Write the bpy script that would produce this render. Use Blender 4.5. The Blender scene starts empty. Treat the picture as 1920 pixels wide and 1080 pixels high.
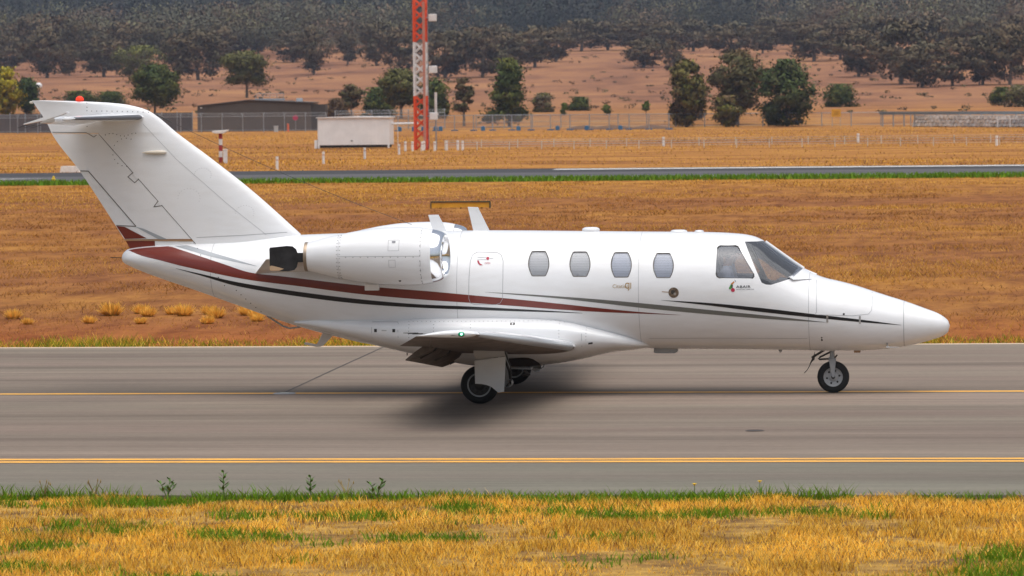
import bpy, bmesh, math, random
import numpy as np
from mathutils import Vector, Matrix

# ------------------------------------------------------------------ camera, sky, sun, exposure
scene = bpy.context.scene
COL = scene.collection
cam_data = bpy.data.cameras.new('camera')
cam = bpy.data.objects.new('camera', cam_data); COL.objects.link(cam)
yaw, pitch, roll = math.radians(6.64), math.atan(360 / 8300), .0107
fw = Vector((-math.sin(yaw) * math.cos(pitch), math.cos(yaw) * math.cos(pitch), -math.sin(pitch)))
rt = Vector((math.cos(yaw), math.sin(yaw), 0)); up = rt.cross(fw)
cr, cu = rt * math.cos(roll) - up * math.sin(roll), up * math.cos(roll) + rt * math.sin(roll)
M = Matrix((cr, cu, -fw)).transposed().to_4x4(); M.translation = (7.428, -61.851, 4.19)
cam.matrix_world = M
cam_data.sensor_width = 36; cam_data.lens = 8300 / 1920 * 36
cam_data.clip_start = .5; cam_data.clip_end = 20000
cam_data.dof.use_dof = True; cam_data.dof.focus_distance = 62; cam_data.dof.aperture_fstop = 6.3
scene.camera = cam

SUN_EL, SUN_AZ = math.radians(77), math.radians(150)      # azimuth from +Y towards +X
world = bpy.data.worlds.new('World'); scene.world = world; world.use_nodes = True
wn = world.node_tree; wn.nodes.clear()
sky = wn.nodes.new('ShaderNodeTexSky'); sky.sky_type = 'NISHITA'; sky.sun_disc = False
sky.sun_elevation = SUN_EL; sky.sun_rotation = SUN_AZ; sky.air_density = 1.2; sky.dust_density = 5.0; sky.ozone_density = 1.0
hs = wn.nodes.new('ShaderNodeHueSaturation'); hs.inputs['Saturation'].default_value = .55   # thin cloud: the blue washes out
bg = wn.nodes.new('ShaderNodeBackground'); bg.inputs['Strength'].default_value = .095
wo = wn.nodes.new('ShaderNodeOutputWorld')
wn.links.new(sky.outputs[0], hs.inputs['Color']); wn.links.new(hs.outputs[0], bg.inputs[0]); wn.links.new(bg.outputs[0], wo.inputs[0])
sun_data = bpy.data.lights.new('sun', 'SUN'); sun_data.energy = 1.35; sun_data.angle = math.radians(80); sun_data.color = (1, .985, .955)
sun = bpy.data.objects.new('sun', sun_data); COL.objects.link(sun)
sdir = Vector((math.sin(SUN_AZ) * math.cos(SUN_EL), math.cos(SUN_AZ) * math.cos(SUN_EL), math.sin(SUN_EL)))
sun.rotation_euler = sdir.to_track_quat('Z', 'Y').to_euler(); sun.location = (0, 0, 300)
scene.view_settings.view_transform = 'Standard'; scene.view_settings.look = 'None'
scene.view_settings.gamma = 1; scene.view_settings.exposure = .58
scene.view_settings.use_curve_mapping = False
scene.render.engine = 'CYCLES'
scene.cycles.use_denoising = True
scene.cycles.max_bounces = 6; scene.cycles.transparent_max_bounces = 12
rng = np.random.default_rng(7); random.seed(7)

def hermite(tab):
    """Monotone cubic through a table of (x, v); returns f(x)."""
    t = sorted(tab); xs = np.array([p[0] for p in t]); vs = np.array([p[1] for p in t])
    d = np.diff(vs) / np.diff(xs); m = np.zeros(len(xs))
    for i in range(1, len(xs) - 1):
        if d[i-1] * d[i] > 0:
            h0, h1 = xs[i] - xs[i-1], xs[i+1] - xs[i]
            m[i] = (h0 + h1) * 3 / ((2*h1 + h0) / d[i-1] + (h1 + 2*h0) / d[i])
    m[0], m[-1] = d[0], d[-1]
    def f(x):
        x = np.clip(np.asarray(x, float), xs[0], xs[-1])
        i = np.clip(np.searchsorted(xs, x) - 1, 0, len(xs) - 2)
        h = xs[i+1] - xs[i]; s = (x - xs[i]) / h
        return ((2*s**3 - 3*s**2 + 1) * vs[i] + (s**3 - 2*s**2 + s) * h * m[i]
                + (-2*s**3 + 3*s**2) * vs[i+1] + (s**3 - s**2) * h * m[i+1])
    return f

# side profile of the fuselage in metres: x towards the nose, z up, origin on the ground between the main wheels
FUS_TOP = [(6.361, .934), (6.346, .986), (6.302, 1.035), (6.206, 1.099), (6.007, 1.178), (5.727, 1.28), (5.49, 1.355), (5.283, 1.424), (5.046, 1.503), (4.801, 1.568), (4.653, 1.602), (4.541, 1.64), (4.43, 1.693), (4.304, 1.761), (4.134, 1.881), (3.934, 2.024), (3.786, 2.13), (3.637, 2.198), (3.443, 2.233), (3.018, 2.258), (2.044, 2.273), (1.292, 2.285), (-.217, 2.305), (-1.431, 2.29), (-2.757, 2.261), (-3.723, 2.177), (-4.568, 2.138), (-5.231, 2.082), (-5.317, 2.029), (-5.357, 1.946)]
FUS_BOT = [(6.361, .934), (6.353, .882), (6.33, .838), (6.256, .786), (6.108, .735), (5.908, .68), (5.722, .643), (5.41, .603), (5.113, .587), (4.645, .588), (4.176, .599), (3.676, .608), (3.175, .616), (2.554, .621), (2.193, .631), (1.276, .635), (-.235, .641), (-1.298, .653), (-1.754, .7), (-2.211, .8), (-2.919, .996), (-3.208, 1.096), (-3.73, 1.284), (-4.254, 1.472), (-4.783, 1.654), (-5.043, 1.75), (-5.227, 1.831), (-5.326, 1.889), (-5.357, 1.946)]
FUS_HW = [(6.361, 0), (6.35, .055), (6.302, .115), (6.206, .18), (6.0, .262), (5.727, .345), (5.28, .46), (4.8, .57), (4.5, .63), (4.13, .695), (3.7, .755), (3.2, .798), (2.8, .81), (0, .815), (-1.4, .80), (-2.2, .74), (-2.9, .655), (-3.73, .52), (-4.57, .37), (-5.0, .285), (-5.23, .215), (-5.32, .13), (-5.357, 0)]
FUS_ZC = [(6.361, .934), (6.2, .93), (5.727, .955), (5.28, 1.0), (4.8, 1.06), (4.5, 1.12), (4.13, 1.22), (3.7, 1.34), (3.2, 1.43), (2.8, 1.45), (0, 1.47), (-1.4, 1.48), (-2.2, 1.53), (-2.9, 1.62), (-3.73, 1.72), (-4.57, 1.88), (-5.0, 1.92), (-5.357, 1.946)]
f_top, f_bot, f_hw, f_zc = hermite(FUS_TOP), hermite(FUS_BOT), hermite(FUS_HW), hermite(FUS_ZC)

def body_s(x, z):
    zc = f_zc(x)
    return np.where(z > zc, (z - zc) / np.maximum(f_top(x) - zc, 1e-4), (zc - z) / np.maximum(zc - f_bot(x), 1e-4))

def body_y(x, z):
    """Half width of the fuselage at (x, z)."""
    return f_hw(x) * np.sqrt(np.maximum(1 - body_s(x, z)**2, 0))

ELEV = hermite([(-200, 0), (300, 0), (480, 0), (560, 1.7), (650, 3.4), (800, 6.3), (1000, 10.6), (1200, 16), (1500, 25), (2100, 52), (3000, 108), (4000, 185), (7000, 300)])
def terrain(X, Y):
    z = ELEV(Y)
    k = np.clip((np.asarray(Y, float) - 520) / 300, 0, 1)
    return z + k * (.5 * np.sin(np.asarray(X) / 37. + 1.3) * np.sin(np.asarray(Y) / 61.) + .9 * np.sin(np.asarray(X) / 90. + np.asarray(Y) / 140.))

MAROON_UP = [(-5.237, 2.18), (-4.852, 2.162), (-4.499, 2.08), (-3.848, 1.886), (-3.374, 1.747), (-2.919, 1.697), (-2.141, 1.606), (-1.537, 1.542), (-0.867, 1.487), (-0.291, 1.432), (0.291, 1.376), (1.002, 1.3), (1.712, 1.219), (2.24, 1.168), (2.669, 1.135)]
MAROON_LO = [(-5.246, 2.067), (-5.001, 1.984), (-4.735, 1.924), (-4.474, 1.859), (-4.08, 1.774), (-3.633, 1.685), (-3.352, 1.64), (-2.7, 1.562), (-1.776, 1.446), (-0.87, 1.364), (-0.294, 1.323), (0.288, 1.279), (0.999, 1.219), (1.71, 1.175), (2.24, 1.152), (2.669, 1.133)]
BLACK_UP = [(-4.5, 1.811), (-4.082, 1.722), (-3.635, 1.624), (-2.702, 1.483), (-1.778, 1.373), (-0.872, 1.297), (-0.296, 1.271), (0.286, 1.237), (0.998, 1.193), (1.297, 1.169)]
BLACK_LO = [(-4.5, 1.808), (-4.084, 1.695), (-3.639, 1.569), (-2.706, 1.417), (-1.78, 1.31), (-0.874, 1.25), (-0.298, 1.226), (0.285, 1.202), (0.997, 1.178), (1.297, 1.166)]
GREY_UP = [(-0.058, 1.471), (0.47, 1.44), (1.005, 1.402), (1.538, 1.359), (2.244, 1.291), (3.232, 1.186), (3.966, 1.106), (4.66, 1.018)]
GREY_LO = [(-0.058, 1.469), (0.469, 1.422), (1.004, 1.373), (1.536, 1.31), (2.242, 1.225), (3.23, 1.127), (3.965, 1.063), (4.66, 1.015)]
NOSE_UP = [(2.401, 1.345), (2.992, 1.307), (3.726, 1.232), (4.457, 1.137), (5.186, 1.039), (5.697, 0.961)]
NOSE_LO = [(2.401, 1.343), (2.991, 1.275), (3.725, 1.177), (4.456, 1.088), (5.186, 1.006), (5.697, 0.958)]
TAILGREY_UP = [(-4.76, 2.181), (-4.491, 2.147), (-3.964, 2.022), (-3.307, 1.841)]
TAILGREY_LO = [(-4.699, 2.146), (-4.509, 2.106), (-3.956, 1.967), (-3.307, 1.838)]
CABIN_WINDOWS = [[(0.751, 2.027), (0.768, 2.025), (0.778, 2.019), (0.783, 2.01), (0.804, 1.972), (0.82, 1.934), (0.83, 1.895), (0.835, 1.857), (0.834, 1.819), (0.827, 1.78), (0.815, 1.742), (0.797, 1.703), (0.793, 1.695), (0.785, 1.689), (0.767, 1.686), (0.622, 1.687), (0.605, 1.69), (0.596, 1.696), (0.592, 1.705), (0.572, 1.743), (0.558, 1.782), (0.548, 1.82), (0.544, 1.859), (0.544, 1.897), (0.55, 1.936), (0.561, 1.974), (0.576, 2.012), (0.58, 2.02), (0.588, 2.026), (0.605, 2.028)], [(1.327, 2.017), (1.345, 2.014), (1.354, 2.008), (1.359, 2.0), (1.38, 1.962), (1.395, 1.923), (1.405, 1.885), (1.41, 1.847), (1.409, 1.808), (1.402, 1.77), (1.39, 1.731), (1.372, 1.693), (1.368, 1.684), (1.36, 1.678), (1.342, 1.676), (1.198, 1.676), (1.181, 1.679), (1.172, 1.685), (1.168, 1.694), (1.149, 1.733), (1.134, 1.771), (1.125, 1.81), (1.121, 1.848), (1.122, 1.887), (1.128, 1.925), (1.138, 1.963), (1.154, 2.001), (1.158, 2.01), (1.166, 2.015), (1.183, 2.018)], [(1.905, 2.004), (1.922, 2.001), (1.931, 1.995), (1.936, 1.987), (1.956, 1.948), (1.971, 1.91), (1.981, 1.872), (1.985, 1.833), (1.984, 1.795), (1.977, 1.757), (1.965, 1.718), (1.947, 1.68), (1.943, 1.671), (1.935, 1.665), (1.918, 1.663), (1.774, 1.663), (1.757, 1.666), (1.748, 1.672), (1.744, 1.681), (1.725, 1.72), (1.711, 1.758), (1.702, 1.797), (1.698, 1.835), (1.699, 1.874), (1.705, 1.912), (1.716, 1.95), (1.732, 1.988), (1.736, 1.996), (1.744, 2.002), (1.761, 2.005)], [(2.491, 1.988), (2.508, 1.986), (2.517, 1.98), (2.521, 1.971), (2.542, 1.934), (2.556, 1.896), (2.565, 1.858), (2.569, 1.82), (2.568, 1.782), (2.561, 1.744), (2.549, 1.706), (2.531, 1.668), (2.527, 1.66), (2.519, 1.654), (2.502, 1.652), (2.36, 1.653), (2.343, 1.655), (2.334, 1.661), (2.33, 1.67), (2.311, 1.708), (2.297, 1.746), (2.289, 1.784), (2.285, 1.822), (2.286, 1.86), (2.292, 1.898), (2.304, 1.935), (2.32, 1.973), (2.323, 1.981), (2.331, 1.987), (2.348, 1.989)]]
SIDE_WINDOW = [(3.184, 2.076), (3.206, 2.085), (3.412, 2.084), (3.449, 2.07), (3.474, 2.034), (3.678, 1.7), (3.685, 1.663), (3.661, 1.634), (3.207, 1.643), (3.17, 1.662), (3.155, 1.706), (3.16, 2.052)]
WINDSHIELD = [(3.535, 2.132), (3.786, 1.574), (3.844, 1.548), (3.909, 1.541), (4.189, 1.623), (4.336, 1.75), (3.805, 2.13)]
EXIT_DOOR = [(-0.284, 1.379), (-0.28, 1.676), (-0.27, 1.895), (-0.246, 1.982), (-0.182, 2.021), (0.088, 2.016), (0.158, 1.979), (0.19, 1.892), (0.195, 1.673), (0.19, 1.377), (0.155, 1.317), (0.094, 1.295), (-0.205, 1.297), (-0.264, 1.319)]
NOSE_DOOR = [(4.525, 1.589), (4.537, 1.16), (4.515, 1.124), (5.04, 1.1), (5.245, 1.119), (5.288, 1.169), (5.3, 1.29), (5.287, 1.407)]
FIN_LE = [(-2.753, 2.254), (-3.468, 2.896), (-4.063, 3.367), (-4.542, 3.727), (-4.826, 3.966), (-4.948, 4.041), (-5.14, 4.103), (-5.386, 4.146), (-5.871, 4.179), (-6.597, 4.204)]
FIN_TE = [(-6.622, 4.202), (-6.396, 3.851), (-6.337, 3.722), (-5.944, 3.191), (-5.435, 2.409), (-5.314, 2.219), (-5.231, 2.112)]
HINGE = [(-5.651, 3.716), (-4.292, 2.178)]
RUD_TOP = [(-6.341, 3.787), (-5.831, 3.77), (-5.723, 3.679)]
FIN_JOGS = [(-5.174, 3.162), (-5.236, 3.102), (-5.137, 3.018), (-5.091, 3.068), (-4.818, 2.755), (-4.866, 2.673), (-4.804, 2.702), (-4.768, 2.702)]
TRIM_TAB = [(-5.935, 3.191), (-5.816, 3.187), (-5.134, 2.398), (-5.426, 2.41)]
RUD_MAROON = [(-5.424, 2.403), (-5.301, 2.391), (-4.98, 2.226), (-5.304, 2.22)]
RUD_GREY = [(-5.137, 2.39), (-5.03, 2.366), (-4.678, 2.212), (-4.809, 2.213)]
FIN_BULLET = [(-5.014, 3.445), (-4.661, 3.442)]
FIN_DOTS = [(-5.812, 4.156), (-5.813, 4.095), (-5.814, 4.046), (-5.745, 4.04), (-5.671, 4.039), (-5.597, 4.038), (-5.523, 4.037), (-5.449, 4.035), (-5.375, 4.033), (-5.301, 4.03), (-5.227, 4.028), (-5.153, 4.025), (-5.08, 4.021), (-5.006, 4.018), (-4.932, 4.014), (-5.816, 3.876), (-5.817, 3.823)]
FIN_SPAR = [(-5.008, 3.853), (-4.531, 3.35), (-3.774, 2.687), (-3.245, 2.268)]
BEACON = [(-5.929, 4.195)]
WIRE = [(-4.826, 0.0, 3.979), (-1.207, 0.15, 2.389)]
BLADES = [[(-0.949, 2.527), (-0.805, 2.53), (-0.686, 2.322), (-0.884, 2.324)], [(-0.387, 2.636), (-0.244, 2.631), (-0.073, 2.31), (-0.308, 2.312)]]
DOMES = [(1.225, 2.286), (1.48, 2.284), (2.471, 2.266), (2.711, 2.264), (2.808, 2.26), (2.943, 2.259)]
BELLY = [(2.223, 0.616), (2.553, 0.562), (3.997, 0.564), (5.054, 0.568)]
TREES = [('yel', -142.79, 581.627, 2.227, 7.085, 5.254), ('dkg', -140.882, 587.397, 2.336, 5.376, 4.172), ('dkr', -120.026, 580.244, 2.161, 7.177, 8.833), ('bush', -146.647, 651.775, 3.547, 2.199, 6.597), ('bush', -141.607, 652.363, 3.581, 2.022, 6.153), ('gum', -128.534, 706.321, 4.405, 8.177, 10.527), ('slim', -85.263, 544.954, 1.326, 4.659, 3.402), ('gum', -78.093, 542.763, 1.268, 6.842, 7.21), ('bushg', -82.244, 550.854, 1.483, 4.103, 5.67), ('bushg', -73.229, 541.312, 1.228, 5.645, 4.546), ('bushb', -89.015, 555.614, 1.598, 2.56, 4.066), ('slim', -65.135, 509.467, 0.376, 6.175, 3.469), ('con', -58.354, 502.188, 0.231, 8.826, 6.705), ('bushgr', -61.379, 569.926, 1.848, 2.756, 3.522), ('bush', -56.858, 578.521, 1.993, 1.939, 3.567), ('sap', -56.219, 549.852, 1.448, 1.704, 0.963), ('sap', -50.174, 548.034, 1.397, 1.476, 1.329), ('sap', -44.68, 548.674, 1.412, 1.993, 1.181), ('con2', -34.892, 492.82, 0.077, 8.512, 6.434), ('gum2', -29.288, 504.566, 0.267, 9.506, 8.753), ('flat', -29.671, 489.9, 0.049, 3.931, 4.93), ('dkr2', -22.152, 489.767, 0.043, 8.319, 8.253), ('bush', -19.537, 590.428, 2.106, 3.382, 6.135), ('bush', 3.902, 592.148, 2.092, 2.679, 3.782), ('bushgr', 6.259, 577.802, 1.885, 3.083, 4.007), ('hg', -184.509, 957.964, 8.704, 11.002, 12.503), ('hg', -194.281, 981.03, 9.121, 9.982, 8.958), ('hgl', -200.904, 970.173, 8.914, 8.118, 14.714), ('hg', -223.365, 1036.134, 10.122, 9.733, 12.166), ('hg', -236.336, 1054.799, 10.597, 6.748, 5.784), ('hg', -236.34, 1028.571, 9.976, 11.846, 11.577), ('hg', -265.403, 1113.978, 12.559, 9.017, 11.053), ('hg', -261.281, 1160.885, 14.22, 12.67, 12.972), ('hg', -282.26, 1212.923, 15.693, 12.915, 13.23), ('hg', -238.209, 1135.318, 13.372, 11.043, 13.252), ('hg', -241.944, 1203.526, 16.096, 10.1, 13.985), ('hg', -256.893, 1177.547, 14.872, 10.688, 10.688), ('hg', -164.165, 1000.691, 9.873, 11.152, 8.299), ('hg', -192.691, 1142.662, 14.066, 8.385, 12.063), ('hg', -172.047, 1106.728, 13.035, 8.404, 7.407), ('hg', -160.928, 1083.814, 12.496, 10.743, 10.603), ('hg', -142.522, 999.192, 10.141, 10.07, 10.329), ('hg', -211.364, 1132.402, 13.488, 10.532, 9.655), ('hg', -221.005, 1218.09, 16.893, 9.712, 10.965), ('hg', -216.763, 1224.644, 17.208, 7.867, 8.181), ('hg', -124.609, 944.774, 8.5, 10.519, 11.253), ('hg', -115.871, 943.777, 8.522, 10.62, 11.23), ('hg', -130.169, 1024.859, 11.158, 8.974, 9.238), ('hg', -115.217, 994.317, 10.326, 8.455, 9.224), ('hg', -111.916, 1016.908, 11.173, 9.415, 11.507), ('hg', -111.909, 1065.348, 12.788, 8.194, 9.56), ('hg', -131.37, 1111.5, 13.875, 8.826, 11.388), ('hg', -83.396, 996.018, 10.612, 6.78, 9.978), ('hg', -70.734, 924.838, 8.322, 7.394, 5.009), ('hg', -121.138, 1223.675, 17.013, 8.717, 13.386), ('hg', -114.354, 1234.556, 17.342, 7.844, 12.55), ('hg', -105.173, 1219.484, 16.943, 8.523, 12.398), ('hg', -93.48, 1180.497, 16.008, 8.109, 12.915), ('hg', -85.887, 1189.455, 16.297, 8.466, 12.094), ('hg', -69.742, 1096.506, 13.896, 8.532, 13.148), ('hg', -62.991, 1133.615, 14.961, 6.926, 8.657), ('hg', -64.729, 1202.015, 16.765, 8.541, 12.202), ('hg', -44.631, 1036.867, 11.963, 8.349, 12.722), ('hg', -57.415, 1192.782, 16.593, 8.174, 11.504), ('hg', -27.041, 861.361, 7.404, 9.016, 10.686), ('hg', -16.288, 791.996, 5.64, 11.526, 11.938), ('hg', -11.772, 764.277, 4.958, 7.965, 9.16), ('hg', -6.197, 772.998, 5.203, 8.35, 8.651), ('hg', -0.652, 775.665, 5.346, 8.577, 8.476), ('hg', 4.433, 774.239, 5.288, 10.376, 9.066), ('dead', -1.291, 779.627, 5.458, 6.083, 5.678), ('hg', -38.785, 1051.674, 12.393, 9.399, 11.279), ('hg', -28.691, 1048.813, 12.257, 10.175, 12.05), ('hg', -16.691, 1046.172, 12.1, 10.415, 12.018), ('hg', -6.067, 1041.356, 11.944, 10.102, 11.963), ('hg', 4.448, 1034.511, 11.775, 10.039, 11.888), ('dead', -231.328, 1572.106, 28.515, 7.56, 7.958), ('dead', -208.057, 1568.755, 28.185, 9.116, 8.719)]

# ------------------------------------------------------------------ helpers
def tag(o, label=None, cat=None, group=None, kind=None):
    if label: o['label'] = label
    if cat: o['category'] = cat
    if group: o['group'] = group
    if kind: o['kind'] = kind
    return o

def empty(name, loc=(0, 0, 0), rz=0.0):
    o = bpy.data.objects.new(name, None); COL.objects.link(o); o.location = loc; o.rotation_euler = (0, 0, rz)
    o.empty_display_size = .2
    return o

def link(name, me, mat=None, parent=None, smooth=False, angle=None):
    if mat is not None:
        for m in (mat if isinstance(mat, (list, tuple)) else [mat]): me.materials.append(m)
    if smooth:
        me.polygons.foreach_set('use_smooth', np.ones(len(me.polygons), bool))
        if angle: me.set_sharp_from_angle(angle=math.radians(angle))
    o = bpy.data.objects.new(name, me); COL.objects.link(o); o.parent = parent
    return o

def mesh_np(name, V, F, mat, parent=None, smooth=False, col=None, angle=None, nrm=None):
    """V (n,3), F (m,3|4) arrays -> object; col (n,3) becomes the colour attribute 'tint'."""
    V = np.asarray(V, np.float32); F = np.asarray(F, np.int32); k = F.shape[1]
    me = bpy.data.meshes.new(name)
    me.vertices.add(len(V)); me.vertices.foreach_set('co', V.ravel())
    me.loops.add(F.size); me.loops.foreach_set('vertex_index', F.ravel())
    me.polygons.add(len(F)); me.polygons.foreach_set('loop_start', np.arange(0, F.size, k, dtype=np.int32))
    me.update(calc_edges=True)
    if col is not None:
        a = me.color_attributes.new('tint', 'FLOAT_COLOR', 'POINT')
        a.data.foreach_set('color', np.concatenate([col, np.ones((len(col), 1))], 1).astype(np.float32).ravel())
    o = link(name, me, mat, parent, smooth or nrm is not None, angle)
    if nrm is not None: me.normals_split_custom_set_from_vertices(nrm.astype(np.float32))
    return o

class MB:
    """Collects shapes; build() links them as one mesh object."""
    def __init__(s): s.V, s.F = [], []
    def add(s, V, F):
        n = len(s.V); s.V += [tuple(map(float, v)) for v in V]; s.F += [tuple(i + n for i in f) for f in F]; return s
    def box(s, c, d, rz=0.0, ry=0.0, rx=0.0):
        R = Matrix.Rotation(rz, 3, 'Z') @ Matrix.Rotation(ry, 3, 'Y') @ Matrix.Rotation(rx, 3, 'X')
        V = [Vector(c) + R @ Vector((x * d[0] / 2, y * d[1] / 2, z * d[2] / 2)) for x in (-1, 1) for y in (-1, 1) for z in (-1, 1)]
        return s.add(V, [(0, 1, 3, 2), (4, 6, 7, 5), (0, 4, 5, 1), (2, 3, 7, 6), (0, 2, 6, 4), (1, 5, 7, 3)])
    def tube(s, pts, rad, n=8, caps=True):
        pts = [Vector(p) for p in pts]
        if not isinstance(rad, (list, tuple)): rad = [rad] * len(pts)
        V, F = [], []
        for i, p in enumerate(pts):
            d = (pts[min(i + 1, len(pts) - 1)] - pts[max(i - 1, 0)]).normalized()
            a = d.cross(Vector((0, 0, 1)) if abs(d.z) < .9 else Vector((1, 0, 0))).normalized(); b = d.cross(a)
            for k in range(n):
                t = 2 * math.pi * k / n; V.append(p + (a * math.cos(t) + b * math.sin(t)) * rad[i])
        for i in range(len(pts) - 1):
            for k in range(n): F.append((i*n + k, i*n + (k+1) % n, (i+1)*n + (k+1) % n, (i+1)*n + k))
        if caps: F.append(tuple(range(n))[::-1]); F.append(tuple((len(pts)-1)*n + k for k in range(n)))
        return s.add(V, F)
    def lathe(s, prof, o, axis, n=32, closed=False):
        """prof: (along, radius) pairs turned about `axis` through o."""
        ax = Vector(axis).normalized(); o = Vector(o)
        a = ax.cross(Vector((0, 0, 1)) if abs(ax.z) < .9 else Vector((1, 0, 0))).normalized(); b = ax.cross(a)
        V, F = [], []; m = len(prof)
        for u, r in prof:
            for k in range(n):
                t = 2 * math.pi * k / n; V.append(o + ax * u + (a * math.cos(t) + b * math.sin(t)) * r)
        for i in range(m if closed else m - 1):
            j = (i + 1) % m
            for k in range(n): F.append((i*n + k, i*n + (k+1) % n, j*n + (k+1) % n, j*n + k))
        return s.add(V, F)
    def prism(s, poly, h0, h1, plane='xz'):
        """Polygon extruded: plane 'xz' along y, 'xy' along z, 'yz' along x."""
        def P(a, b, c): return {'xz': (a, c, b), 'xy': (a, b, c), 'yz': (c, a, b)}[plane]
        n = len(poly); V = [P(a, b, h0) for a, b in poly] + [P(a, b, h1) for a, b in poly]
        F = [tuple(range(n)), tuple(range(2*n - 1, n - 1, -1))] + [(i, i + n, (i+1) % n + n, (i+1) % n) for i in range(n)]
        return s.add(V, F)
    def loft(s, rows, closed=True, caps=True):
        n = len(rows[0]); V = [v for r in rows for v in r]; F = []
        for i in range(len(rows) - 1):
            for k in range(n if closed else n - 1): F.append((i*n + k, i*n + (k+1) % n, (i+1)*n + (k+1) % n, (i+1)*n + k))
        if caps and closed: F.append(tuple(range(n))[::-1]); F.append(tuple((len(rows)-1)*n + k for k in range(n)))
        return s.add(V, F)
    def build(s, name, mat, parent=None, smooth=False, angle=35, bevel=0):
        me = bpy.data.meshes.new(name); me.from_pydata(s.V, [], s.F)
        bm = bmesh.new(); bm.from_mesh(me)
        bmesh.ops.recalc_face_normals(bm, faces=bm.faces[:])
        if bevel: bmesh.ops.bevel(bm, geom=bm.edges[:], offset=bevel, segments=2, affect='EDGES', profile=.6)
        bm.to_mesh(me); bm.free()
        return link(name, me, mat, parent, smooth, angle if smooth else None)

def at_base(o, loc):
    """Move a finished single-mesh thing's origin to its base."""
    loc = Vector(loc); o.data.transform(Matrix.Translation(-loc)); o.location = loc; return o

# ------------------------------------------------------------------ materials
def new_mat(name):
    m = bpy.data.materials.new(name); m.use_nodes = True; nt = m.node_tree
    return m, nt, nt.nodes['Principled BSDF']

def N(nt, t, **kw):
    n = nt.nodes.new(t)
    for k, v in kw.items():
        if k in n.inputs: n.inputs[k].default_value = v
        else: setattr(n, k, v)
    return n

def ramp(nt, src, stops):
    r = N(nt, 'ShaderNodeValToRGB'); e = r.color_ramp.elements
    while len(e) < len(stops): e.new(.5)
    for i, (p, c) in enumerate(stops): e[i].position = p; e[i].color = (*c, 1) if len(c) == 3 else c
    nt.links.new(src, r.inputs[0]); return r

def noise(nt, scale, detail=4, rough=.55, stretch=(1, 1, 1), coord=None):
    if coord is None: coord = N(nt, 'ShaderNodeNewGeometry').outputs['Position']
    mp = N(nt, 'ShaderNodeMapping'); mp.inputs['Scale'].default_value = stretch
    nt.links.new(coord, mp.inputs[0])
    n = N(nt, 'ShaderNodeTexNoise', Scale=scale, Detail=detail, Roughness=rough); nt.links.new(mp.outputs[0], n.inputs['Vector'])
    return n.outputs[0]

def mix(nt, fac, a, b, mode='MIX'):
    m = N(nt, 'ShaderNodeMix', data_type='RGBA', blend_type=mode)
    for s, v in ((0, fac), (6, a), (7, b)):
        if hasattr(v, 'links') or hasattr(v, 'is_linked'): nt.links.new(v, m.inputs[s])
        elif s == 0: m.inputs[0].default_value = v
        else: m.inputs[s].default_value = (*v, 1)
    return m.outputs[2]

def simple(name, col, rough=.6, metal=0.0, var=.12, scale=3.0, spec=.5, coat=0.0, bump=0.0):
    """Plain material with a little uneven tone so that no surface is one flat value."""
    m, nt, b = new_mat(name)
    c = ramp(nt, noise(nt, scale, 5), [(.3, tuple(v * (1 - var) for v in col)), (.7, tuple(min(1, v * (1 + var)) for v in col))])
    nt.links.new(c.outputs[0], b.inputs['Base Color'])
    b.inputs['Roughness'].default_value = rough; b.inputs['Metallic'].default_value = metal
    b.inputs['Specular IOR Level'].default_value = spec; b.inputs['Coat Weight'].default_value = coat
    b.inputs['Coat Roughness'].default_value = .06
    if bump:
        bp = N(nt, 'ShaderNodeBump', Strength=bump, Distance=.02); nt.links.new(noise(nt, scale * 8, 3), bp.inputs['Height']); nt.links.new(bp.outputs[0], b.inputs['Normal'])
    return m

def paint(name, col, dirt=.12, coat=.6):
    """Glossy aircraft paint with faint streaked grime."""
    m, nt, b = new_mat(name)
    n1 = noise(nt, 2.2, 6, .62, (.5, 1, 1.6)); n2 = noise(nt, 14, 3, .5, (.25, 1, 1))
    f = N(nt, 'ShaderNodeMath', operation='MULTIPLY'); nt.links.new(n1, f.inputs[0]); nt.links.new(n2, f.inputs[1])
    r = ramp(nt, f.outputs[0], [(.2, (0, 0, 0)), (.48, (1, 1, 1))])
    k = N(nt, 'ShaderNodeMath', operation='MULTIPLY'); nt.links.new(r.outputs[0], k.inputs[0]); k.inputs[1].default_value = dirt
    nt.links.new(mix(nt, k.outputs[0], col, tuple(v * w for v, w in zip(col, (.72, .68, .62)))), b.inputs['Base Color'])
    bp = N(nt, 'ShaderNodeBump', Strength=.08, Distance=.02); nt.links.new(noise(nt, 3.5, 2, .5), bp.inputs['Height']); nt.links.new(bp.outputs[0], b.inputs['Normal']); nt.links.new(bp.outputs[0], b.inputs['Coat Normal'])
    b.inputs['Roughness'].default_value = .32; b.inputs['Coat Weight'].default_value = coat; b.inputs['Coat Roughness'].default_value = .05
    return m

def tinted(name, rough=.8, trans=.0, gain=1.0, nscale=None):
    """Colour from the 'tint' attribute (leaves, grass blades)."""
    m, nt, b = new_mat(name)
    a = N(nt, 'ShaderNodeAttribute', attribute_name='tint')
    b.inputs['Roughness'].default_value = rough; b.inputs['Specular IOR Level'].default_value = .15
    nt.links.new(a.outputs['Color'], b.inputs['Base Color'])
    if trans:
        t = N(nt, 'ShaderNodeBsdfTranslucent'); nt.links.new(a.outputs['Color'], t.inputs[0])
        mx = N(nt, 'ShaderNodeMixShader'); mx.inputs[0].default_value = trans
        nt.links.new(b.outputs[0], mx.inputs[1]); nt.links.new(t.outputs[0], mx.inputs[2])
        nt.links.new(mx.outputs[0], nt.nodes['Material Output'].inputs[0])
    return m

def lit(m, col, strength):
    b = m.node_tree.nodes['Principled BSDF']; b.inputs['Emission Color'].default_value = (*col, 1); b.inputs['Emission Strength'].default_value = strength; return m

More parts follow.
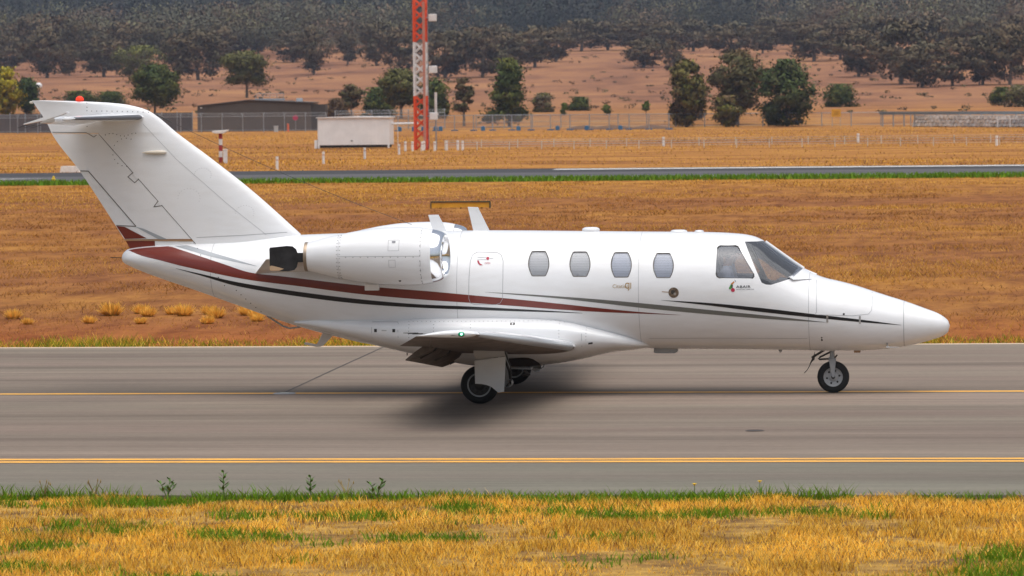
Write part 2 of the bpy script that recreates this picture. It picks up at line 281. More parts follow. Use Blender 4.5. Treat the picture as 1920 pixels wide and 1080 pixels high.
def thin_glass(name, tint, refl, rough=.02, film=0.0):
    """Thin pane: clear, with a Fresnel reflection and a little milky crazing (film)."""
    m, nt, b = new_mat(name); nt.nodes.remove(b)
    t = N(nt, 'ShaderNodeBsdfTransparent'); t.inputs[0].default_value = (*tint, 1)
    g = N(nt, 'ShaderNodeBsdfGlossy'); g.inputs['Roughness'].default_value = rough; g.inputs[0].default_value = (.95, .97, 1, 1)
    fr = N(nt, 'ShaderNodeFresnel', IOR=1.5)
    a = N(nt, 'ShaderNodeMath', operation='ADD', use_clamp=True); a.inputs[1].default_value = refl
    nt.links.new(fr.outputs[0], a.inputs[0])
    mx = N(nt, 'ShaderNodeMixShader'); nt.links.new(a.outputs[0], mx.inputs[0]); nt.links.new(t.outputs[0], mx.inputs[1]); nt.links.new(g.outputs[0], mx.inputs[2])
    last = mx.outputs[0]
    if film:
        df = N(nt, 'ShaderNodeBsdfDiffuse'); df.inputs[0].default_value = (.62, .66, .74, 1); m2 = N(nt, 'ShaderNodeMixShader'); m2.inputs[0].default_value = film
        nt.links.new(last, m2.inputs[1]); nt.links.new(df.outputs[0], m2.inputs[2]); last = m2.outputs[0]
    nt.links.new(last, nt.nodes['Material Output'].inputs[0])
    return m

MT = {}
MT['white'] = paint('white_paint', (.78, .79, .805), .22)
MT['maroon'] = paint('maroon_paint', (.165, .022, .013), .05, .15)
MT['black'] = paint('black_paint', (.006, .006, .007), .02, .1)
MT['grey'] = paint('grey_paint', (.14, .14, .125), .05, .2)
MT['lightgrey'] = paint('light_grey_paint', (.34, .37, .40), .05)
MT['boot'] = simple('deice_boot', (.09, .09, .10), .5)
MT['seam'] = simple('seam', (.30, .31, .33), .7)
MT['gap'] = simple('dark_gap', (.03, .027, .025), .8)
MT['finline'] = simple('fin_gap_line', (.11, .10, .09), .8)
MT['bronze'] = simple('bare_bronze', (.36, .22, .12), .5, .3)
MT['chrome'] = simple('polished_lip', (.82, .83, .85), .10, 1, .03)
MT['steel'] = simple('steel', (.42, .41, .40), .35, .8)
MT['gear_grey'] = simple('gear_paint', (.34, .35, .36), .45)
MT['darkmetal'] = simple('dark_metal', (.06, .055, .05), .5, .5)
MT['soot'] = simple('sooty_metal', (.018, .017, .018), .55, .2, .6, 9)
MT['rubber'] = simple('tyre_rubber', (.012, .012, .012), .8)
MT['flap'] = simple('wing_underside', (.145, .11, .087), .6, 0, .5, 5)  # dark brown with the shade under the wing mixed into the colour
MT['pylon'] = paint('shade_toned_paint', (.62, .58, .54), .5)  # greyed white: underside shade and ground bounce sit in the colour
MT['liner'] = simple('cockpit_liner', (.10, .10, .11), .9)
MT['seat'] = simple('seat_leather', (.05, .05, .055), .6)
MT['pane'] = thin_glass('cabin_glass', (.94, .95, .97), .0, .03, .06)
MT['shade'] = simple('window_shade', (.36, .37, .40), .5, 0, .05, 2, .5, 1.0)
def pleated(name, col):
    m, nt, b = new_mat(name); w = N(nt, 'ShaderNodeTexWave', wave_type='BANDS', bands_direction='Z', Scale=9.0, Distortion=.4)
    nt.links.new(N(nt, 'ShaderNodeNewGeometry').outputs['Position'], w.inputs['Vector'])
    nt.links.new(ramp(nt, w.outputs[1], [(.2, tuple(v * .90 for v in col)), (.8, col)]).outputs[0], b.inputs['Base Color']); b.inputs['Roughness'].default_value = .8; return m
MT['shade_warm'] = pleated('warm_window_shade', (.72, .71, .70)); MT['shade_cool'] = pleated('cool_window_shade', (.66, .68, .74))
MT['glass'] = thin_glass('cockpit_glass', (.66, .68, .74), .01, .02, .07)
MT['sideglass'] = thin_glass('side_glass', (.62, .64, .70), .0, .08, .20)
MT['green_lens'] = simple('green_lens', (.01, .30, .16), .1, 0, .1, 3, .5, 1)
MT['red_lens'] = simple('red_lens', (.65, .035, .01), .12, 0, .1, 3, .5, 1)
MT['gold'] = simple('gold_lettering', (.38, .25, .11), .5)
MT['text_black'] = simple('black_lettering', (.02, .02, .02), .5)
MT['text_red'] = simple('red_marking', (.40, .015, .05), .5)
MT['text_green'] = simple('green_marking', (.05, .22, .04), .5)
MT['skin'] = simple('skin', (.45, .25, .17), .6)
MT['shirt'] = simple('shirt', (.55, .57, .62), .9)
MT['hair'] = simple('hair', (.03, .02, .015), .8)
# ------------------------------------------------------------------ setting: ground, pavements, markings, grass
def vnoise(x, y, seed=0):
    """Smooth value noise in 0..1."""
    r = np.random.default_rng(seed); T = r.random((64, 64))
    xi, yi = np.floor(x).astype(int), np.floor(y).astype(int); fx, fy = x - xi, y - yi
    fx, fy = fx*fx*(3 - 2*fx), fy*fy*(3 - 2*fy)
    g = lambda a, b: T[a % 64, b % 64]
    return (g(xi, yi)*(1-fx) + g(xi+1, yi)*fx)*(1-fy) + (g(xi, yi+1)*(1-fx) + g(xi+1, yi+1)*fx)*fy
def fbm(x, y, seed=0): return (vnoise(x, y, seed) + .5*vnoise(2.1*x, 2.1*y, seed+1) + .25*vnoise(4.3*x, 4.3*y, seed+2)) / 1.75

def y_zone(nt, y0, y1, wob=2.0, invert=False):
    """0..1 mask rising between world y0 and y1 with a ragged edge."""
    p = N(nt, 'ShaderNodeSeparateXYZ'); nt.links.new(N(nt, 'ShaderNodeNewGeometry').outputs['Position'], p.inputs[0])
    a = N(nt, 'ShaderNodeMath', operation='MULTIPLY_ADD'); nt.links.new(noise(nt, .35, 4), a.inputs[0]); a.inputs[1].default_value = wob * 2
    nt.links.new(p.outputs[1], a.inputs[2])
    m = N(nt, 'ShaderNodeMapRange'); m.inputs['From Min'].default_value = y0 + wob; m.inputs['From Max'].default_value = y1 + wob
    if invert: m.inputs['To Min'].default_value = 1; m.inputs['To Max'].default_value = 0
    nt.links.new(a.outputs[0], m.inputs['Value']); return m.outputs[0]

def ground_material():
    m, nt, b = new_mat('dry_grassland')
    big = noise(nt, .055, 6, .65, (.8, .7, 1)); mid = noise(nt, .8, 7, .7, (1.2, .35, 1)); fine = noise(nt, 6, 5, .7)
    gold = ramp(nt, mid, [(.30, (.20, .08, .024)), (.45, (.37, .16, .04)), (.60, (.53, .255, .055)), (.8, (.62, .34, .075))])
    rust = ramp(nt, mid, [(.3, (.15, .055, .026)), (.5, (.29, .118, .045)), (.72, (.43, .19, .06))])
    bigm = ramp(nt, big, [(.46, (0, 0, 0)), (.66, (1, 1, 1))])
    c = mix(nt, bigm.outputs[0], rust.outputs[0], gold.outputs[0])
    soil = ramp(nt, mid, [(.35, (.23, .06, .018)), (.6, (.40, .13, .04))])
    c = mix(nt, y_zone(nt, 12, 24, 3, True), c, soil.outputs[0])
    thatch = ramp(nt, noise(nt, 1.4, 6, .7), [(.34, (.13, .07, .038)), (.48, (.33, .19, .06)), (.64, (.60, .36, .09))])
    c = mix(nt, y_zone(nt, -14, -13, .3, True), c, thatch.outputs[0])
    c = mix(nt, y_zone(nt, 118, 150, 12), c, gold.outputs[0])
    fine2 = ramp(nt, noise(nt, .16, 7, .72, (.45, 1, 1)), [(.38, (.20, .08, .03)), (.48, (.40, .175, .05)), (.62, (.55, .275, .065))])
    c = mix(nt, y_zone(nt, 192, 200, 2), c, fine2.outputs[0])
    bb = N(nt, 'ShaderNodeMath', operation='MULTIPLY'); nt.links.new(y_zone(nt, 306, 314, 4), bb.inputs[0]); nt.links.new(y_zone(nt, 336, 350, 4, True), bb.inputs[1])
    bb2 = N(nt, 'ShaderNodeMath', operation='MULTIPLY'); nt.links.new(bb.outputs[0], bb2.inputs[0]); bb2.inputs[1].default_value = .6
    c = mix(nt, bb2.outputs[0], c, (.33, .13, .045))
    band = N(nt, 'ShaderNodeMath', operation='MULTIPLY'); nt.links.new(y_zone(nt, 154.5, 157, 1.2), band.inputs[0]); nt.links.new(y_zone(nt, 162, 165, .5, True), band.inputs[1])
    c = mix(nt, band.outputs[0], c, (.07, .11, .015))
    far = ramp(nt, noise(nt, .045, 9, .68, (1, .4, 1)), [(.33, (.15, .072, .046)), (.45, (.28, .132, .074)), (.58, (.37, .18, .088)), (.75, (.45, .235, .10))])
    c = mix(nt, y_zone(nt, 500, 640, 20), c, far.outputs[0])
    wood = ramp(nt, noise(nt, .05, 4), [(.4, (.05, .045, .025)), (.7, (.10, .07, .035))])
    c = mix(nt, y_zone(nt, 1300, 1420, 40), c, wood.outputs[0])
    c = mix(nt, .35, c, ramp(nt, fine, [(.25, (.25, .25, .25)), (.75, (1, 1, 1))]).outputs[0], 'MULTIPLY')
    nt.links.new(c, b.inputs['Base Color']); b.inputs['Roughness'].default_value = .95; b.inputs['Specular IOR Level'].default_value = .05
    bp = N(nt, 'ShaderNodeBump', Strength=.9, Distance=.12); nt.links.new(noise(nt, 3.0, 6, .7), bp.inputs['Height']); nt.links.new(bp.outputs[0], b.inputs['Normal'])
    return m

def asphalt_material(name, base, var=.25, warm=1.0):
    m, nt, b = new_mat(name)
    st = noise(nt, .9, 6, .7, (.03, 1, 1)); st2 = noise(nt, 6.5, 5, .75, (.07, 1, 1)); wide = noise(nt, .33, 3, .55, (.004, 1, 1)); tone = noise(nt, .5, 4, .6, (.06, 1, 1)); blot = noise(nt, .25, 5, .6, (.3, 1, 1)); grit = noise(nt, 22, 6, .85, (.35, 1, 1))
    c = ramp(nt, st, [(.28, tuple(v * (1 - var) for v in base)), (.5, base), (.75, tuple(v * (1 + var * .7) for v in base))]).outputs[0]
    c = mix(nt, .5, c, ramp(nt, st2, [(.30, (.52, .52, .53)), (.68, (1, 1, 1))]).outputs[0], 'MULTIPLY')
    c = mix(nt, .75, c, ramp(nt, wide, [(.35, (.52, .50, .50)), (.62, (1, 1, 1))]).outputs[0], 'MULTIPLY')
    c = mix(nt, .6, c, ramp(nt, tone, [(.38, (.92, .98, .90)), (.62, (1, .93, .90))]).outputs[0], 'MULTIPLY')
    c = mix(nt, .5, c, ramp(nt, blot, [(.3, (.72, .70, .70)), (.65, (1, 1, 1))]).outputs[0], 'MULTIPLY')
    c = mix(nt, .55, c, ramp(nt, grit, [(.3, (.40, .40, .40)), (.7, (1, 1, 1))]).outputs[0], 'MULTIPLY')
    nt.links.new(c, b.inputs['Base Color']); b.inputs['Roughness'].default_value = .85; b.inputs['Specular IOR Level'].default_value = .25
    bp = N(nt, 'ShaderNodeBump', Strength=.4, Distance=.01); nt.links.new(grit, bp.inputs['Height']); nt.links.new(bp.outputs[0], b.inputs['Normal'])
    return m

def line_material(name, col, wear=.35):
    m, nt, b = new_mat(name)
    w = ramp(nt, noise(nt, 9, 5, .7, (.15, 1, 1)), [(.36, (wear, wear, wear)), (.5, (1, 1, 1))])
    nt.links.new(mix(nt, w.outputs[0], (.22, .17, .12), col), b.inputs['Base Color']); b.inputs['Roughness'].default_value = .7
    return m

def sheet(name, x0, x1, y0, y1, z, mat, thick=0.0):
    mb = MB()
    if thick: mb.box(((x0+x1)/2, (y0+y1)/2, z - thick/2), (x1-x0, y1-y0, thick))
    else: mb.add([(x0, y0, z), (x1, y0, z), (x1, y1, z), (x0, y1, z)], [(0, 1, 2, 3)])
    return tag(mb.build(name, mat), kind='structure')

# one ground sheet out to the hills; 40 mm below the pavements
gy = np.concatenate([np.linspace(-90, 20, 56), np.linspace(22, 160, 40), np.linspace(165, 520, 60), np.linspace(526, 1300, 130), np.linspace(1310, 3000, 120), np.linspace(3050, 7000, 60)])
gx = np.concatenate([np.linspace(-3500, -520, 50), np.linspace(-500, 200, 150), np.linspace(230, 2500, 40)])
GX, GY = np.meshgrid(gx, gy)
GZ = terrain(GX, GY) - .04
near = (GY > 12.2) & (GY < 150)
GZ += np.where(near, .05 * (fbm(GX * .4, GY * .4, 3) - .5), 0) + np.where(GY < -16.2, .07 * (fbm(GX * .8, GY * .8, 5) - .5), 0)
nx, ny = len(gx), len(gy); idx = np.arange(nx * ny).reshape(ny, nx)
GF = np.stack([idx[:-1, :-1], idx[:-1, 1:], idx[1:, 1:], idx[1:, :-1]], -1).reshape(-1, 4)
tag(mesh_np('ground', np.stack([GX, GY, GZ], -1).reshape(-1, 3), GF, ground_material(), smooth=True), kind='structure')

MT['asphalt'] = asphalt_material('taxiway_asphalt', (.335, .266, .214), .36)
MT['shoulder'] = asphalt_material('shoulder_asphalt', (.285, .255, .205), .25)
MT['runway'] = asphalt_material('runway_asphalt', (.16, .155, .165), .35)
MT['runway_dark'] = asphalt_material('runway_rubbered', (.085, .082, .09), .3)
MT['runway_pale'] = asphalt_material('runway_edge_strip', (.30, .27, .21), .2)
MT['yellow_line'] = line_material('yellow_marking', (.80, .40, .055))
MT['white_line'] = line_material('white_marking', (.70, .68, .64))
MT['edge_line'] = line_material('dusty_edge', (.55, .42, .28))
sheet('taxiway', -260, 220, -11.72, 11.75, 0, MT['asphalt'], .06)
sheet('taxiway_shoulder', -260, 220, -15.78, -11.72, -.002, MT['shoulder'], .06)
sheet('taxiway_edge', -260, 220, 11.75, 12.1, -.003, MT['edge_line'], .06)
sheet('taxiway_centreline', -260, 220, .03, .29, .004, MT['yellow_line'])
sheet('taxiway_edge_line', -260, 220, -11.33, -11.11, .004, MT['yellow_line'])
sheet('taxiway_edge_line', -260, 220, -11.68, -11.47, .004, MT['yellow_line'])
# runway beyond the field: pale near margin, dark rubbered strip, white markings
sheet('runway_margin', -700, 500, 158.6, 163.6, -.002, MT['runway_pale'], .06)
sheet('runway', -700, 500, 163.6, 178.5, 0, MT['runway'], .06)
sheet('runway_strip', -700, 500, 178.5, 191.5, -.001, MT['runway_dark'], .06)
sheet('runway_edge_line', -700, 500, 163.3, 164.2, .004, MT['white_line'])
sheet('runway_edge_line', -19.2, 500, 187.0, 189.6, .004, MT['white_line'])
mb = MB(); mb.add([(-44.5, 172.8, .005), (-54, 169.5, .005), (-70, 167.5, .005), (-70, 172.4, .005), (-54, 172.6, .005)], [(0, 4, 3, 2, 1)])
tag(mb.build('runway_marking', MT['white_line']), kind='structure')

# inset centreline light with its saw-cut and the drain cover
mb = MB(); g = [(-3.09, .30), (-3.2, 5.5), (-3.31, 11.7)]
for (xa, ya), (xb, yb) in zip(g[:-1], g[1:]): mb.add([(xa-.014, ya, .0035), (xa+.014, ya, .0035), (xb+.014, yb, .0035), (xb-.014, yb, .0035)], [(0, 1, 2, 3)])
tag(mb.build('pavement_cut', simple('sealed_cut', (.04, .033, .03), .8)), kind='structure')
r_ = empty('inset_light', (-3.05, .1, 0)); tag(r_, 'flat grey light fitting set into the taxiway centreline at the saw cut', 'light fitting')
MB().lathe([(0, .17), (.008, .155), (.010, .12)], (0, 0, .002), (0, 0, 1), 24).add([(.12 * math.cos(t), .12 * math.sin(t), .012) for t in np.linspace(0, 6.283, 17)[:-1]], [tuple(range(16))]).build('housing', simple('fitting_grey', (.27, .265, .26), .5), r_)
MB().box((0, 0, .016), (.12, .05, .01)).build('lens', simple('fitting_lens', (.5, .5, .45), .2), r_)
r_ = empty('drain_cover', (4.06, -7.0, 0)); tag(r_, 'dark round service cover in the asphalt below the nose', 'drain cover')
MB().add([(.10 * math.cos(t), .10 * math.sin(t), .006) for t in np.linspace(0, 6.283, 25)[:-1]], [tuple(range(24))]).build('lid', simple('cast_iron', (.04, .03, .028), .7), r_)
MB().lathe([(0, .12), (.005, .118), (.005, .101)], (0, 0, .003), (0, 0, 1), 24).build('rim', simple('cover_rim', (.10, .08, .07), .7), r_)

# ---- grass
def blades(name, P, h, w, lean, col, mat, seg=2):
    n = len(P); a = rng.random(n) * 2 * np.pi; la = rng.random(n) * 2 * np.pi
    wx, wy = np.cos(a) * w / 2, np.sin(a) * w / 2; lx, ly = np.cos(la) * lean * h, np.sin(la) * lean * h
    def pt(t, k):
        o = P.copy(); o[:, 0] += lx * t**1.8 + wx * k; o[:, 1] += ly * t**1.8 + wy * k; o[:, 2] += h * t * (1 - .25 * lean * t); return o
    if seg == 1:
        V = np.stack([pt(0, -1), pt(0, 1), pt(1, 0)], 1).reshape(-1, 3); F = np.arange(3 * n).reshape(-1, 3); c = np.repeat(col, 3, 0)
    else:
        V = np.stack([pt(0, -1), pt(0, 1), pt(.55, .75), pt(.55, -.75), pt(1, 0)], 1).reshape(-1, 3)
        i = np.arange(n)[:, None] * 5; F = np.concatenate([i + [0, 1, 2], i + [0, 2, 3], i + [3, 2, 4]], 0); c = np.repeat(col, 5, 0)
    return tag(mesh_np(name, V, F, mat, col=c), kind='stuff')

MT['straw'] = tinted('straw_blades', .85, .38); MT['greenblade'] = tinted('green_blades', .7, .3)
def straw(n, k):
    base = np.array([(.76, .43, .045), (.86, .56, .11), (.60, .30, .035), (.22, .10, .025)])
    return base[rng.choice(4, n, p=[.37, .24, .22, .17])] * (.75 + .5 * rng.random((n, 1))) * k[:, None]
def green_col(n): return np.array([.10, .22, .010]) * (.6 + .8 * rng.random((n, 1))) * np.array([1, 1, 1]) + rng.random((n, 1)) * np.array([.07, .05, .0])

def green_mask(x, y):
    g = fbm(x * .55, y * .9, 21)
    edge = np.clip((y + 17.6) / 1.2, 0, 1)
    return np.clip((g - .545 + .15 * edge - .09 * np.clip((-18.5 - y) / 3, 0, 1)) * 6, 0, 1)
n = 230000
x = rng.uniform(-7, 11, n); y = -15.72 - rng.random(n)**1.1 * 9.3
dens = fbm(x * 1.3, y * 1.3, 31)
gm = green_mask(x, y); isg = rng.random(n) < gm * .85
bare = (dens < .415) & ~isg
keep = ~bare | (rng.random(n) < .25); x, y, isg, dens = x[keep], y[keep], isg[keep], dens[keep]
P = np.stack([x, y, np.full(len(x), -.07) + .04 * fbm(x*.8, y*.8, 5)], 1)
s_ = ~isg
blades('dry_grass', P[s_], (.025 + .09 * rng.random(s_.sum())) * (.25 + 1.3 * dens[s_]), .005 + .007 * rng.random(s_.sum()), .5, straw(s_.sum(), .62 + 1.0 * fbm(x[s_] * 1.1, y[s_] * 1.1, 41)) * np.array([1.05, 1.08, 1.15]), MT['straw'])
blades('green_grass', P[isg], .04 + .11 * rng.random(isg.sum()), .008 + .009 * rng.random(isg.sum()), .55, green_col(isg.sum()), MT['greenblade'])
# fringe standing on the pavement edge
n = 9000; x = rng.uniform(-7, 11, n); ok = fbm(x * .8, x * 0, 52) + .25 * rng.random(n) > .66; x = x[ok]; n = len(x)
blades('verge_grass', np.stack([x, -15.95 + .22 * rng.random(n)**2, np.full(n, -.05)], 1), .06 + .17 * rng.random(n)**2.5, .008 + .009 * rng.random(n), .5, green_col(n), MT['greenblade'])

# field between taxiway and runway
n = 330000
yy = np.exp(rng.uniform(np.log(74), np.log(222), n)) - 62
cx = 7.43 - .1164 * (yy + 62); hwid = .116 * (yy + 62) * 1.0 + 5
xx = cx + rng.uniform(-1, 1, n) * hwid
d_ = (yy + 62) / 62
dn = fbm(xx * .35, yy * .35, 61); dn2 = fbm(xx * .06, yy * .10, 62)
red = np.clip((24 - yy) / 8, 0, 1)
keep = (yy < 158.3) & (rng.random(n) < np.clip(.10 + 2.2 * (dn - .36) + .8 * (dn2 - .5), .04, 1) * (1 - .75 * red)); xx, yy, d_, dn, dn2 = xx[keep], yy[keep], d_[keep], dn[keep], dn2[keep]; n = len(xx)
blades('field_grass', np.stack([xx, yy, np.full(n, -.045)], 1), (.02 + .075 * rng.random(n)) * (.4 + dn) * (1 + .25 * d_), .010 * d_ * (.7 + .6 * rng.random(n)), .8, straw(n, .30 + .66 * dn2 + .22 * np.clip((yy - 100) / 40, 0, 1)) * (np.array([.86, .66, .95]) + np.clip((dn2[:, None] - .45) * 4 + np.clip((yy[:, None] - 105) / 30, 0, 1), 0, 1) * np.array([.10, .24, .1])), MT['straw'], 1)
n = 14000; yy = rng.uniform(155.5, 159, n); xx = 7.43 - .1164 * (yy + 62) + rng.uniform(-32, 32, n)
blades('runway_verge_grass', np.stack([xx, yy, np.full(n, -.04)], 1), .12 + .25 * rng.random(n), .08 + .06 * rng.random(n), .5, green_col(n), MT['greenblade'], 1)
n = 80000; yy = np.exp(rng.uniform(np.log(254), np.log(540), n)) - 62; xx = 7.43 - .1164 * (yy + 62) + rng.uniform(-1, 1, n) * (.116 * (yy + 62) + 8)
dn = fbm(xx * .05, yy * .035, 64); keep = rng.random(n) < np.clip(.2 + 2 * (dn - .35), .1, 1); xx, yy, dn = xx[keep], yy[keep], dn[keep]; n = len(xx)
blades('far_field_grass', np.stack([xx, yy, np.full(n, -.045)], 1), (.06 + .14 * rng.random(n)) * (.5 + dn), .045 + .05 * rng.random(n), .7, straw(n, (.5 + .5 * dn) * np.where((yy > 306) & (yy < 346), .7, 1)) * np.array([1, .92, 1]), MT['straw'], 1)
# weeds along the far edge of the taxiway
n = 42000; xx = rng.uniform(-15, 12, n); cl = fbm(xx * .9, xx * 0 + 3, 71); yy = 12.1 + rng.random(n)**1.5 * 2.2
keep = rng.random(n) < np.clip((cl - .3) * 2.2, .35, 1); xx, yy, cl = xx[keep], yy[keep], cl[keep]; n = len(xx)
mixg = rng.random(n)[:, None] < .55
colw = np.where(mixg, green_col(n) * np.array([1.5, 1.05, 1.2]), straw(n, np.full(n, .95))); yel = rng.random(n) < .05; colw[yel] = (.62, .42, .03)
blades('verge_weeds', np.stack([xx, yy, np.full(n, -.045)], 1), (.04 + .19 * rng.random(n)**1.8) * (.4 + cl), .010 + .012 * rng.random(n), .6, colw, MT['greenblade'], 1)

ORD = ['first', 'second', 'third', 'fourth', 'fifth', 'sixth', 'seventh', 'eighth', 'ninth', 'tenth', 'eleventh', 'twelfth', 'thirteenth', 'fourteenth', 'fifteenth', 'sixteenth', 'seventeenth', 'eighteenth', 'nineteenth', 'twentieth', 'twenty-first', 'twenty-second', 'twenty-third', 'twenty-fourth', 'twenty-fifth']
# straw tussocks on the bare soil, each its own thing
def tussock(rad, seed):
    r = np.random.default_rng(seed); k = 260
    a = r.random(k) * 6.283; rr = rad * np.sqrt(r.random(k)) * .55; tilt = .25 + r.random(k) * .9; h = rad * (.9 + .6 * r.random(k))
    b0 = np.stack([np.cos(a) * rr, np.sin(a) * rr, np.zeros(k)], 1); tip = b0 + np.stack([np.cos(a) * np.sin(tilt) * h, np.sin(a) * np.sin(tilt) * h, np.cos(tilt) * h], 1)
    sd = np.stack([-np.sin(a), np.cos(a), np.zeros(k)], 1) * .018
    V = np.stack([b0 - sd, b0 + sd, tip], 1).reshape(-1, 3)
    c = np.array([.85, .50, .10]) * (.7 + .45 * r.random((k, 1)))
    return V, np.arange(3 * k).reshape(-1, 3), np.repeat(c, 3, 0)
spots = [(-7.75, 23.6, .23), (-7.3, 24.3, .17), (-6.95, 23.2, .16), (-6.6, 23.9, .15), (-6.25, 23.3, .2), (-5.85, 23.9, .16), (-5.45, 22.4, .18), (-5.0, 23.4, .2), (-4.65, 22.3, .17), (-7.55, 20.6, .13), (-6.5, 20.3, .12), (-5.2, 20.2, .14), (-4.4, 21.0, .13), (-12.2, 22.6, .16), (-11.4, 20.4, .11)]
t0 = None
spots = [(tx - 2.7, ty, tr) if tx > -9 else (tx, ty, tr) for tx, ty, tr in spots]
for i, (tx, ty, tr) in enumerate(spots):
    if t0 is None:
        V, F, c = tussock(.17, 3); t0 = mesh_np('grass_tussock', V, F, MT['straw'], col=c); o = t0
    else:
        o = t0.copy(); COL.objects.link(o)
    o.location = (tx, ty, -.045); o.scale = (tr / .17,) * 3; o.rotation_euler = (0, 0, i * 1.3)
    od = sorted(range(len(spots)), key=lambda q: spots[q][0] + .1164 * spots[q][1]).index(i)
    tag(o, 'rounded dry straw tussock on the bare red soil beyond the taxiway, %s from the left' % ORD[od], 'tussock', 'straw tussocks on the red soil')

# tall single weeds at the near pavement edge
MT['weed'] = simple('weed_stem', (.09, .17, .03), .7); MT['flower'] = simple('yellow_petals', (.75, .48, .01), .6); MT['drystem'] = simple('dry_stem', (.30, .22, .09), .8)
def weed(xw, yw, h, kind, label):
    rt_ = empty('weed', (xw, yw, -.04)); tag(rt_, label, 'weed', None); R = random.Random(int(xw * 100))
    mb = MB(); nst = {'leafy': 1, 'fork': 3, 'flower': 1, 'dry': 4}[kind]; tops = []
    for s in range(nst):
        a = R.random() * 6.28; sp = .0 if nst == 1 else .35
        top = (math.cos(a) * sp * h, math.sin(a) * sp * h, h * (1 - .25 * R.random() * (nst > 1)))
        mb.tube([(0, 0, 0), (top[0] * .4, top[1] * .4, h * .5), top], [.006, .005, .003], 5); tops.append(top)
    mb.build('stem', MT['drystem'] if kind == 'dry' else MT['weed'], rt_)
    if kind == 'dry':
        for top in tops: MB().lathe([(-.02, .003), (0, .008), (.02, .001)], top, (0, 0, 1), 6).build('seed_head', MT['drystem'], rt_)
    elif kind in ('leafy', 'fork'):
        mb = MB()
        for top in tops:
            for q in range(16 if kind == 'leafy' else 8):
                t = .25 + .75 * q / 16 * (1 if kind == 'leafy' else 2); a = q * 2.4; L = .07 * (1.25 - t) + .03
                c = Vector((top[0] * t, top[1] * t, top[2] * t)); d = Vector((math.cos(a), math.sin(a), .7)) * L; w = Vector((-math.sin(a), math.cos(a), 0)) * .018
                mb.add([c - w * .3, c + d * .5 - w, c + d, c + d * .5 + w], [(0, 1, 2, 3)])
        mb.build('leaf', MT['weed'], rt_)['kind'] = 'stuff'
    else:
        for top in tops:
            mb = MB()
            for q in range(9):
                a = q * .698; mb.add([(top[0], top[1], top[2]), (top[0] + .022 * math.cos(a - .3), top[1] + .022 * math.sin(a - .3), top[2] + .012), (top[0] + .03 * math.cos(a), top[1] + .03 * math.sin(a), top[2] + .004), (top[0] + .022 * math.cos(a + .3), top[1] + .022 * math.sin(a + .3), top[2] + .012)], [(0, 1, 2, 3)])
            mb.lathe([(-.012, .004), (0, .014), (.014, .001)], top, (0, 0, 1), 8)
            mb.build('flower', MT['flower'], rt_)
weed(-1.62, -15.9, .24, 'fork', 'forked green weed at the near pavement edge, left of the tallest leafy weed')
weed(-1.0, -15.95, .31, 'leafy', 'tallest leafy green weed standing at the near pavement edge')
weed(-.08, -15.9, .25, 'leafy', 'single upright bottlebrush weed at the pavement edge below the main wheels')
weed(.30, -15.9, .22, 'dry', 'thin dry seeding stalks right of the upright bottlebrush weed')
weed(.62, -15.9, .24, 'fork', 'spindly green weed between the dry stalks and the long green verge')
weed(3.98, -16.0, .17, 'flower', 'larger yellow dandelion flower on a tall stem at the pavement edge')
weed(4.66, -16.0, .20, 'flower', 'smaller yellow flower on a thin stem, right of the dandelion')
weed(-2.95, -15.9, .22, 'dry', 'leftmost thin dry flowering stalks at the near pavement edge')
weed(-2.40, -15.9, .22, 'dry', 'dry flowering stalks between the leftmost stalks and the forked weed')
# ------------------------------------------------------------------ the aircraft
jet = tag(empty('business_jet'), 'white twin-engine business jet with maroon, black and grey side stripes', 'aircraft')

# ---- fuselage skin
t = np.linspace(0, 1, 90)
xs = np.concatenate([-5.357 + .35 * (1 - np.cos(t[:30] / t[29] * np.pi / 2)), np.linspace(-4.97, 5.68, 190), [5.727], 6.361 - .6 * np.cos(np.linspace(.12, 1, 34) * np.pi / 2)])
xs = np.unique(np.round(xs, 4)); NR = 96
th = np.linspace(0, 2 * np.pi, NR, endpoint=False)
def ring(x, off=0.0, n=NR):
    tt = np.linspace(0, 2 * np.pi, n, endpoint=False)
    zc, zt, zb, hw = float(f_zc(x)), float(f_top(x)), float(f_bot(x)), float(f_hw(x))
    s = np.sin(tt); h = np.where(s > 0, zt - zc, zc - zb)
    return np.stack([np.full(n, x), (hw + off) * np.cos(tt), zc + (h + off) * s], 1)
V = np.concatenate([ring(x) for x in xs]); m = len(xs)
i, k = np.meshgrid(np.arange(m - 1), np.arange(NR), indexing='ij')
F = np.stack([i * NR + k, i * NR + (k + 1) % NR, (i + 1) * NR + (k + 1) % NR, (i + 1) * NR + k], -1).reshape(-1, 4)
bm = bmesh.new()
bv = [bm.verts.new(v) for v in V]
for f in F: bm.faces.new([bv[q] for q in f])
bmesh.ops.remove_doubles(bm, verts=bm.verts[:], dist=.0006)
bmesh.ops.recalc_face_normals(bm, faces=bm.faces[:])

